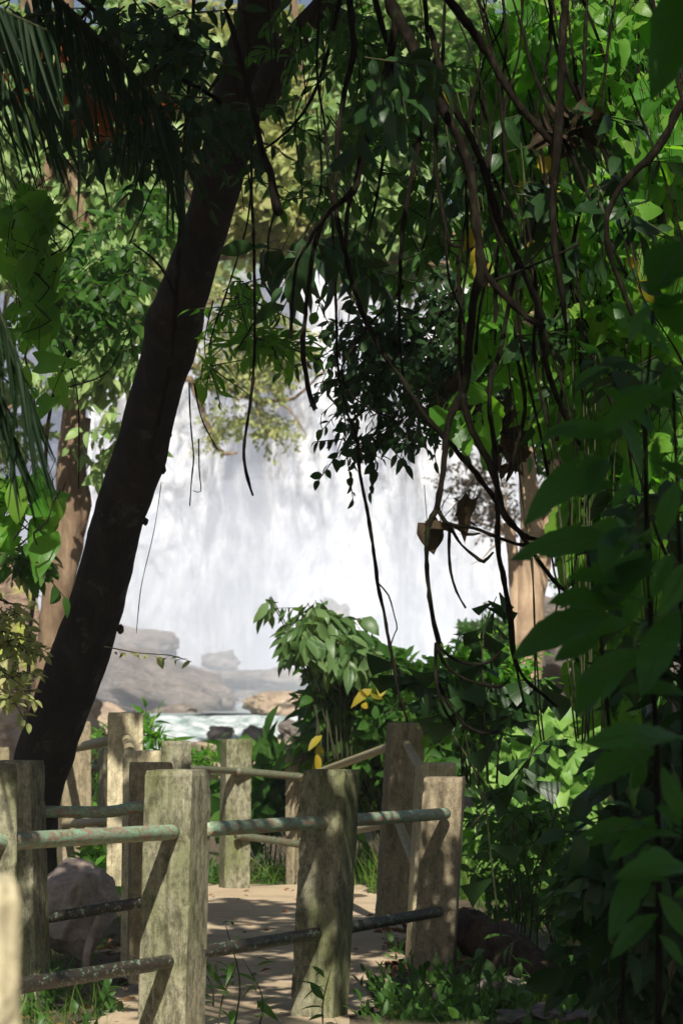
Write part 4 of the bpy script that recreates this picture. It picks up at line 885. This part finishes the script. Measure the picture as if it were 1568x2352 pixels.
liana('thin kinked liana hanging down the middle of the falls to the bush', [[(738, -20, 3), (728, 160, 3), (745, 300, 3.4), (756, 450, 3.4), (764, 600, 3.4), (772, 720, 3.2), (782, 850, 3.2), (805, 960, 3.2), (822, 1015, 4), (826, 1090, 4), (845, 1190, 4.2), (858, 1280, 4.2), (866, 1345, 4.5), (880, 1400, 3.8), (896, 1480, 4), (908, 1530, 3.8), (918, 1590, 3.6), (938, 1655, 3)], [(866, 1340, 2.2), (890, 1370, 1.8), (903, 1420, 1.6), (908, 1448, 1.8), (895, 1480, 1.4), (896, 1560, 1.2)]], 9.4)
liana('thick dark liana running beside the forked one then bending down to its looping prongs', [[(1062, 905, 8), (1068, 935, 9), (1082, 987, 8), (1105, 1035, 8), (1122, 1065, 8), (1140, 1130, 7.5), (1155, 1185, 7), (1185, 1220, 6), (1214, 1238, 5.5), (1252, 1242, 5)]], 9.0)
liana('near vertical liana between the forked liana and the pale trunk', [[(1190, 600, 5), (1165, 720, 5.5), (1148, 804, 6), (1128, 862, 6.5), (1122, 932, 6), (1133, 1031, 6), (1139, 1170, 6), (1142, 1258, 6.5), (1159, 1330, 6), (1172, 1400, 7), (1178, 1470, 7), (1182, 1510, 5), (1205, 1560, 4), (1250, 1600, 4), (1280, 1626, 3)], [(1180, 1490, 4), (1195, 1560, 3.5), (1203, 1600, 3)]], 9.2)
liana('liana branching right from the fork of the thickest liana', [[(1108, 620, 9), (1142, 662, 9), (1180, 698, 8), (1215, 730, 7.5), (1252, 750, 6.5)], [(1130, 645, 5), (1200, 620, 3), (1330, 560, 3)]], 9.0)
liana('thick liana slanting from top centre right toward the dark nest of stems', [[(1000, -40, 10), (1030, 0, 10), (1104, 99, 10), (1177, 220, 9), (1225, 275, 8.5), (1268, 325, 8)]], 9.1)
liana('upright black liana through the middle of the creeper curtain', [[(1300, -40, 10), (1294, 0, 10), (1285, 183, 10), (1276, 330, 11), (1265, 476, 9), (1272, 571, 8), (1290, 680, 7), (1300, 760, 4)]], 9.0)
liana('sinuous liana just right of the forked one in the upper tangle', [[(985, 60, 7), (1030, 220, 8), (1085, 330, 8), (1118, 421, 9), (1148, 513, 9), (1177, 568, 8), (1210, 640, 8), (1232, 696, 9), (1245, 770, 9), (1262, 860, 7), (1300, 960, 6), (1330, 1020, 5)]], 9.2)
liana('bare brown branch slanting down from the upper right edge', [[(1600, 190, 11), (1560, 240, 10), (1506, 337, 10), (1433, 410, 8), (1400, 465, 7), (1388, 520, 6.5), (1398, 590, 6.5), (1430, 670, 6), (1460, 760, 5)]], 8.6)
liana('wavy liana left of the forked one beside the hanging sprays', [[(1010, 100, 5), (985, 220, 5.5), (960, 350, 6), (935, 470, 6), (922, 560, 5.5), (917, 660, 4.5), (916, 780, 3.5), (935, 900, 3)]], 9.5)
liana('pale curving stem crossing before the dark leafy branch', [[(925, 655, 3.5), (890, 700, 3.5), (850, 740, 3.2), (822, 780, 3), (790, 830, 3), (785, 860, 3), (800, 900, 2.6), (850, 940, 2.4), (905, 965, 2.2)]], 9.7)
liana('slender liana with a short hook left of the forked liana', [[(1020, 0, 4), (1010, 200, 4.5), (1000, 330, 5), (1005, 430, 5), (1020, 520, 5), (1030, 560, 4.5), (1055, 565, 3)], [(1022, 540, 3), (1030, 640, 3), (1060, 720, 2.5), (1090, 850, 2)]], 9.4)
liana('thin string of a root hanging beside the leaning trunk over the falls', [[(364, 1105, .9), (352, 1220, .9), (328, 1340, 1), (318, 1400, 1), (309, 1462, .8)]], 10.5)
liana('thin dark root hanging in front of the pale crown at left', [[(150, 780, 1.6), (176, 889, 1.6), (185, 1004, 1.6), (188, 1116, 1.4)]], 10)
liana('pair of bare twigs hanging over the bright left side of the falls', [[(436, 880, 2), (441, 980, 1.8), (446, 1050, 1.8), (440, 1100, 1.6), (434, 1160, 1.5)], [(448, 880, 2), (465, 960, 1.8), (500, 1030, 1.2)], [(455, 1008, 1.6), (458, 1080, 1.5), (463, 1130, 1.4), (445, 1128, 1.2)]], 10.5)
liana('bent thin liana hanging at the trunk edge above the small sunlit twig', [[(560, 400, 2), (568, 460, 2.2), (560, 540, 2.2), (530, 640, 2.2), (495, 740, 2), (480, 800, 1.8)]], 10)
liana('wide looping liana hooking up at its tip below the pale trunk', [[(1000, 1560, 4), (1030, 1620, 4), (1070, 1665, 4.2), (1110, 1682, 4.5), (1145, 1678, 4)]], 9.1)
for k in range(34):       # the tangle of thin stems, nothing tells them apart
    x = random.uniform(1010, 1540); y = random.choice([-30, -30, 200, 500]); sl = random.uniform(-.1, .45)
    n = random.randint(5, 8); st = random.uniform(110, 170)
    p = [(x + sl * i * st + random.uniform(-18, 18), y + i * st, random.uniform(1.6, 5.5)) for i in range(n)]
    liana('thin dark stem in the tangle of the creeper curtain', [p], random.uniform(9.2, 10.6), 'thin stems tangled in the creeper curtain')
for k in range(16):
    x = random.uniform(540, 1010); y = random.choice([-30, 50, 250]); n = random.randint(4, 6); st = random.uniform(70, 120)
    p = [(x + random.uniform(-20, 20) + random.uniform(-.1, .1) * i * st, y + i * st, random.uniform(.8, 2.0)) for i in range(n)]
    liana('thin wiry stem hanging among the leafy sprays at top centre', [p], random.uniform(9, 10.5), 'thin wiry stems at top centre')
t = thing('dead_leaf_clump', 'dry brown debris caught on the black liana in the creeper curtain', 'debris', P(1320, 300, 8.9))
lm = MB(); C = blobs([(1325, 290, 45, 22, 8.85, .08, 30), (1275, 320, 20, 26, 8.85, .08, 14)]); put(lm, T_OVAL, C, rng.normal(size=(len(C), 3)), rng.normal(size=(len(C), 3)), .1); lm.build('leaves', L_BROWN, t)

# ------------------------------------------------------------------ ground cover
def ground_pts(n, x0, x1, y0, y1, mask=None):
    X = rng.uniform(x0, x1, n); Y = rng.uniform(y0, y1, n)
    if mask is not None: k = mask(X, Y); X, Y = X[k], Y[k]
    return np.stack([X, Y, np.maximum(H(X, Y), np.where(inside(X, Y, pp), -.08, -9))], -1)
off = lambda X, Y: ~inside(X, Y, pp)
mb = MB()
for (n, x0, x1, y0, y1, hh) in ((9000, -2.6, 1.8, 17.4, 20.5, .26), (5000, .8, 4.0, 11, 17, .22), (3500, -3.2, -1.2, 9, 17, .16), (900, .0, 2.6, 8.8, 11, .2), (2500, -2.6, -.3, 8.5, 11.5, .14)):
    Q = ground_pts(n, x0, x1, y0, y1, lambda X, Y: off(X, Y) & (np.sin(X * 3.1 + Y) + np.sin(Y * 2.3 - X * 1.7) + rng.normal(size=X.shape) * .8 > -.3))
    m = len(Q); put(mb, T_BLADE, Q, rng.normal(size=(m, 3)) * .45 + [0, 0, 1], rng.normal(size=(m, 3)), hh * rng.uniform(.5, 1.3, m))
mb.build('grass', L_GRASS, kind='stuff', label='green grass along the edges of the path')
lm, wm = MB(), MB()
for (n, x0, x1, y0, y1, s) in ((260, .15, 1.2, 9.6, 11.7, .055), (170, -2.3, -.75, 9.0, 11.2, .055), (160, .9, 2.6, 9.5, 12.5, .06), (300, 1.2, 4, 12, 16, .07), (120, -1.2, 2.2, 18, 20, .08), (60, .3, .95, 11.7, 14, .05), (60, -2.5, -1.4, 11.5, 14, .06)):
    Q = ground_pts(n, x0, x1, y0, y1, off); sprays(lm, wm, Q, .13, 6, s, -.9, T_OVAL, tw=.0015)
lm.build('undergrowth', L_MID, kind='stuff', label='low leafy weeds around the feet of the posts')
wm.build('weed_stems', B_TWIG, kind='stuff', label='thin stems of the low weeds')
mb = MB()
for (n, x0, x1, y0, y1) in ((1500, .2, 1.1, 11, 16), (220, -1.8, 1.0, 9.0, 18), (1500, -3, -.8, 9, 15), (1200, .8, 3.2, 8.8, 12)):
    Q = ground_pts(n, x0, x1, y0, y1); Q[:, 2] += .008; m = len(Q); put(mb, T_OVAL, Q, rng.normal(size=(m, 3)) * [1, 1, .15], rng.normal(size=(m, 3)) * .35 + [0, 0, 1], rng.uniform(.02, .065, m))
mb.build('leaf_litter', L_LITTER, kind='stuff', label='reddish dead leaves scattered over path and soil')
mb = MB(); q = np.concatenate([ground_pts(170, 1.0, 2.1, 9.6, 11.2), ground_pts(60, .9, 2.4, 9.0, 9.8)]); m = len(q); sticks(mb, q, q + nrm(rng.normal(size=(m, 3)) * [.8, .5, .25] + [.35, 0, .55]) * rng.uniform(.06, .3, (m, 1)), .003, .0025)
mb.build('cut_stalks', L_DRY, kind='stuff', label='pale cut stalks and straw beside the log')
# tall thin weeds in the near centre
for k, (x, y, hh) in enumerate(((535, 2345, .42), (590, 2345, .3), (500, 2340, .28), (490, 2280, .2), (745, 2350, .26), (1110, 2330, .35), (1180, 2300, .3))):
    lab = ['tall thin weed standing on the near path between the two big posts', 'shorter weed right of the tall one on the near path', 'low weed at the foot of the largest post', 'blade leaved weed against the right face of the largest post', 'weed before the foot of the dark middle post', 'upright weed in front of the rotten log', 'leafy weed at the right of the pale stones'][k]
    b0 = G(x, y + 40, -.1); t = thing('weed', lab, 'weed', b0, 'tall weeds near the railing'); wm, lm = MB(), MB()
    pts = [b0, b0 + [random.uniform(-.03, .03), 0, hh * .5], b0 + [random.uniform(-.08, .08), 0, hh]]; tube(wm, pts, [.004, .003, .0015], 5, .03)
    q = np.array([b0 + [0, 0, hh * s] for s in np.linspace(.25, 1, 8)]); put(lm, T_LANC, q, rng.normal(size=(8, 3)) * [1, .6, .3] + [0, 0, .15], rng.normal(size=(8, 3)) * .4 + [0, 0, 1], rng.uniform(.06, .14, 8))
    wm.build('stem', B_TWIG, t); lm.build('leaves', L_MID, t)
# log, stones
t = thing('rotten_log', 'dark rotten log lying on the ground right of the corner posts', 'log', G(1160, 2260, -.1))
a = G(1040, 2200, -.1); 
mb = MB(); W = np.array([P(1040, 2100, 12.6), P(1085, 2135, 12.2), P(1150, 2180, 11.8), P(1215, 2222, 11.4), P(1262, 2256, 11.1), P(1292, 2278, 11.0)]); tube(mb, W, [.03, .085, .10, .085, .05, .012], 22, .02, .45, 11); mb.build('wood', B_LOG, t)
rock('boulder', P(1200, 2178, 12.9), (.20, .12, .09), K_DARK, 'smooth brown rock showing behind the rotten log', None, cat='rock', tilt=(0, 20))
for (x, y, rx, ry, lb) in ((1118, 2268, 30, 26, 'pale flat topped stone below the rotten log on the left'), (1175, 2270, 34, 26, 'pale stone beside the flat topped one under the log'), (1205, 2292, 14, 18, 'small white stone among the cut stalks'), (1005, 2287, 13, 9, 'small round stone at the foot of the right corner post')):
    rock_px(x, y, rx, ry, 10.6, K_NEAR, lb, 'stones beside the log', .07, cat='stone', ang=.25)
for k, (x, y, rx, ry, lb) in enumerate(((1180, 2335, 42, 18, 'grey slab at the bottom edge left of its neighbour'), (1250, 2325, 36, 20, 'angular grey slab with an upright corner at the bottom edge'), (1330, 2335, 44, 14, 'brown slab rightmost at the bottom edge'))):
    rock_px(x, y, rx, ry, 9.7, K_DARK, lb, 'slabs at the bottom edge', .08, cat='stone', ang=.4)
t = thing('fallen_pole', 'short grey pole leaning on the pale boulder behind the left posts', 'pole', P(200, 2160, 11.9)); mb = MB()
tube(mb, [P(196, 2260, 11.6), P(202, 2180, 11.8), P(228, 2110, 12.1)], [.016, .018, .018], 8, .03); mb.build('stem', B_PINK, t)

# ------------------------------------------------------------------ unseen leaf clusters added along the sun rays to shade chosen targets
def shade_points(targets):
    out = []
    for (x, y, d, rad, n, tt) in targets:
        p0 = P(x, y, d); tt = max((1.12 + .277 * d + rad * 1.3 + .1 - p0[2]) / (SV[2] - .277 * SV[1]), 1.2); c0 = p0 + SV * tt; out.append(c0 + nrm(rng.normal(size=(n, 3))) * (rng.uniform(0, 1, (n, 1)) ** .5) * np.array([rad, rad * 1.2, rad * .8]))
    return np.concatenate(out)
tg = []
for i_, (x, y, hw) in enumerate(tr[6:22]): tg.append((x, y, 13.7 - .13 * i_, .42, 64, 4.5 + (1800 - y) / 1800 * .5))
for y in range(-50, 2200, 170):
    for x in (1400, 1500, 1600):
        if y < 200 or x == 1600 or (x == 1500 and y > 1000) or y > 1550: tg.append((x, y, 5.0, .45, 16 if y < 700 else 52, 3.6))
        if y > 900 and x > 1300 and (x > 1450 or y > 1500): tg.append((x, y, 7.8, .5, 26, 4.6))
for x in (-80, 40, 160, 280, 400): tg.append((x, 60, 8.4, .45, 50, 4)); tg.append((x, 220, 8.6, .45, 40, 4))
for x in (560, 680, 800, 920, 1040): tg.append((x, 70, 10, .45, 30, 4)); tg.append((x, 240, 10, .4, 14, 4))
for (x, y) in ((20, 60), (120, 160), (260, 100), (340, 250), (20, 250), (420, 330), (430, 100), (300, 420), (560, 100), (700, 50)): tg.append((x, y, 8.8, .42, 34, 4.2))
for (x, y) in ((850, 830), (930, 800), (930, 920), (900, 100), (800, 300)): tg.append((x, y, 11, .45, 26, 5))
for (x, y) in ((735, 2000), (735, 2250), (735, 1850), (390, 2250), (735, 1920), (735, 2120), (545, 1880), (410, 1850), (400, 1760)): tg.append((x, y, 10.5, .30, 16, 6))
for (x, y, d) in ((405, 1760, 16), (405, 1880, 16), (543, 1750, 18), (543, 1860, 18), (543, 1960, 18), (760, 1830, 10.5), (760, 1950, 10.5), (760, 2100, 10.5), (760, 2250, 10.5), (60, 1850, 10.9)): tg.append((x, y, d, .24, 64, 5))
tg.append((880, 2345, 1.45, .3, 30, 3))
t = thing('shade_canopy', 'unseen leaf clusters added over and behind the viewpoint to shade the foreground', 'tree', (3.2, -5, -.1))
Q = shade_points(tg); Q = Q[~((Q[:, 1] > -.5) & (Q[:, 2] < EYE + .29 * np.maximum(Q[:, 1], 0) + .5)) & (np.linalg.norm(Q - [0, 0, EYE], axis=1) > 1.3)]; lm, wm = MB(), MB(); sprays(lm, None, Q, .25, 3, .2, .3, T_OVAL[:2] + T_OVAL[2:], tw=.004); lm.build('crown', L_DARK, t)
tube(wm, [(3.2, -5, -.2), (3.1, -4.8, 3), (2.7, -3.5, 6), (2.0, -1, 8)], [.35, .3, .26, .2], 12, .2)  # trunk and limbs made up to carry the added shade leaves
for k in range(26):
    q = Q[random.randrange(len(Q))]; tube(wm, [(2.7, -3.5, 6), ((2.7 + q[0]) / 2, (q[1] - 3.5) / 2, (q[2] + 7.5) / 2), q], [.12, .06, .015], 6, .2)
wm.build('trunk', B_TRUNK, t)

# ------------------------------------------------------------------ spray and haze
def vol(name, dens, col=(.84, .88, .98)):
    m = bpy.data.materials.new(name); m.use_nodes = True; nt = m.node_tree; nt.nodes.clear()
    o = nt.nodes.new('ShaderNodeOutputMaterial'); v = nt.nodes.new('ShaderNodeVolumePrincipled'); v.inputs['Color'].default_value = (*col, 1); v.inputs['Density'].default_value = dens; v.inputs['Anisotropy'].default_value = -0.35
    nt.links.new(v.outputs[0], o.inputs['Volume']); return m
def ell(name, c, r, dens, label):
    V, F = ICO[4]; mb = MB(); mb.add(V * np.array(r) + np.array(c), F); mb.build(name, vol(name, dens), kind='stuff', label=label)
USE_VOL = True
if USE_VOL:
    ell('mist', (-2, 112, 1.5), (32, 40, 9.0), .012, 'thin white spray drifting over the rocks and the river')
    ell('mist', (-3, 147, 2.5), (21, 10, 8.5), .017, 'dense white spray at the foot of the falls')
    ell('mist', (-9, 150, 8), (9, 7, 11), .013, 'plume of spray rising at the left of the falls')

HAZE = .0004
if HAZE:
    mb = MB(); x, y0, y1, z0, z1 = 175, -65, 430, -4, 75
    V = [(sx * x, yy, zz) for zz in (z0, z1) for (sx, yy) in ((-1, y0), (1, y0), (1, y1), (-1, y1))]
    F = [(0, 2, 1), (0, 3, 2), (4, 5, 6), (4, 6, 7), (0, 1, 5), (0, 5, 4), (1, 2, 6), (1, 6, 5), (2, 3, 7), (2, 7, 6), (3, 0, 4), (3, 4, 7)]
    mb.add(V, F); mb.build('haze', vol('haze', HAZE), smooth=False, kind='stuff', label='thin white haze of spray in the air')
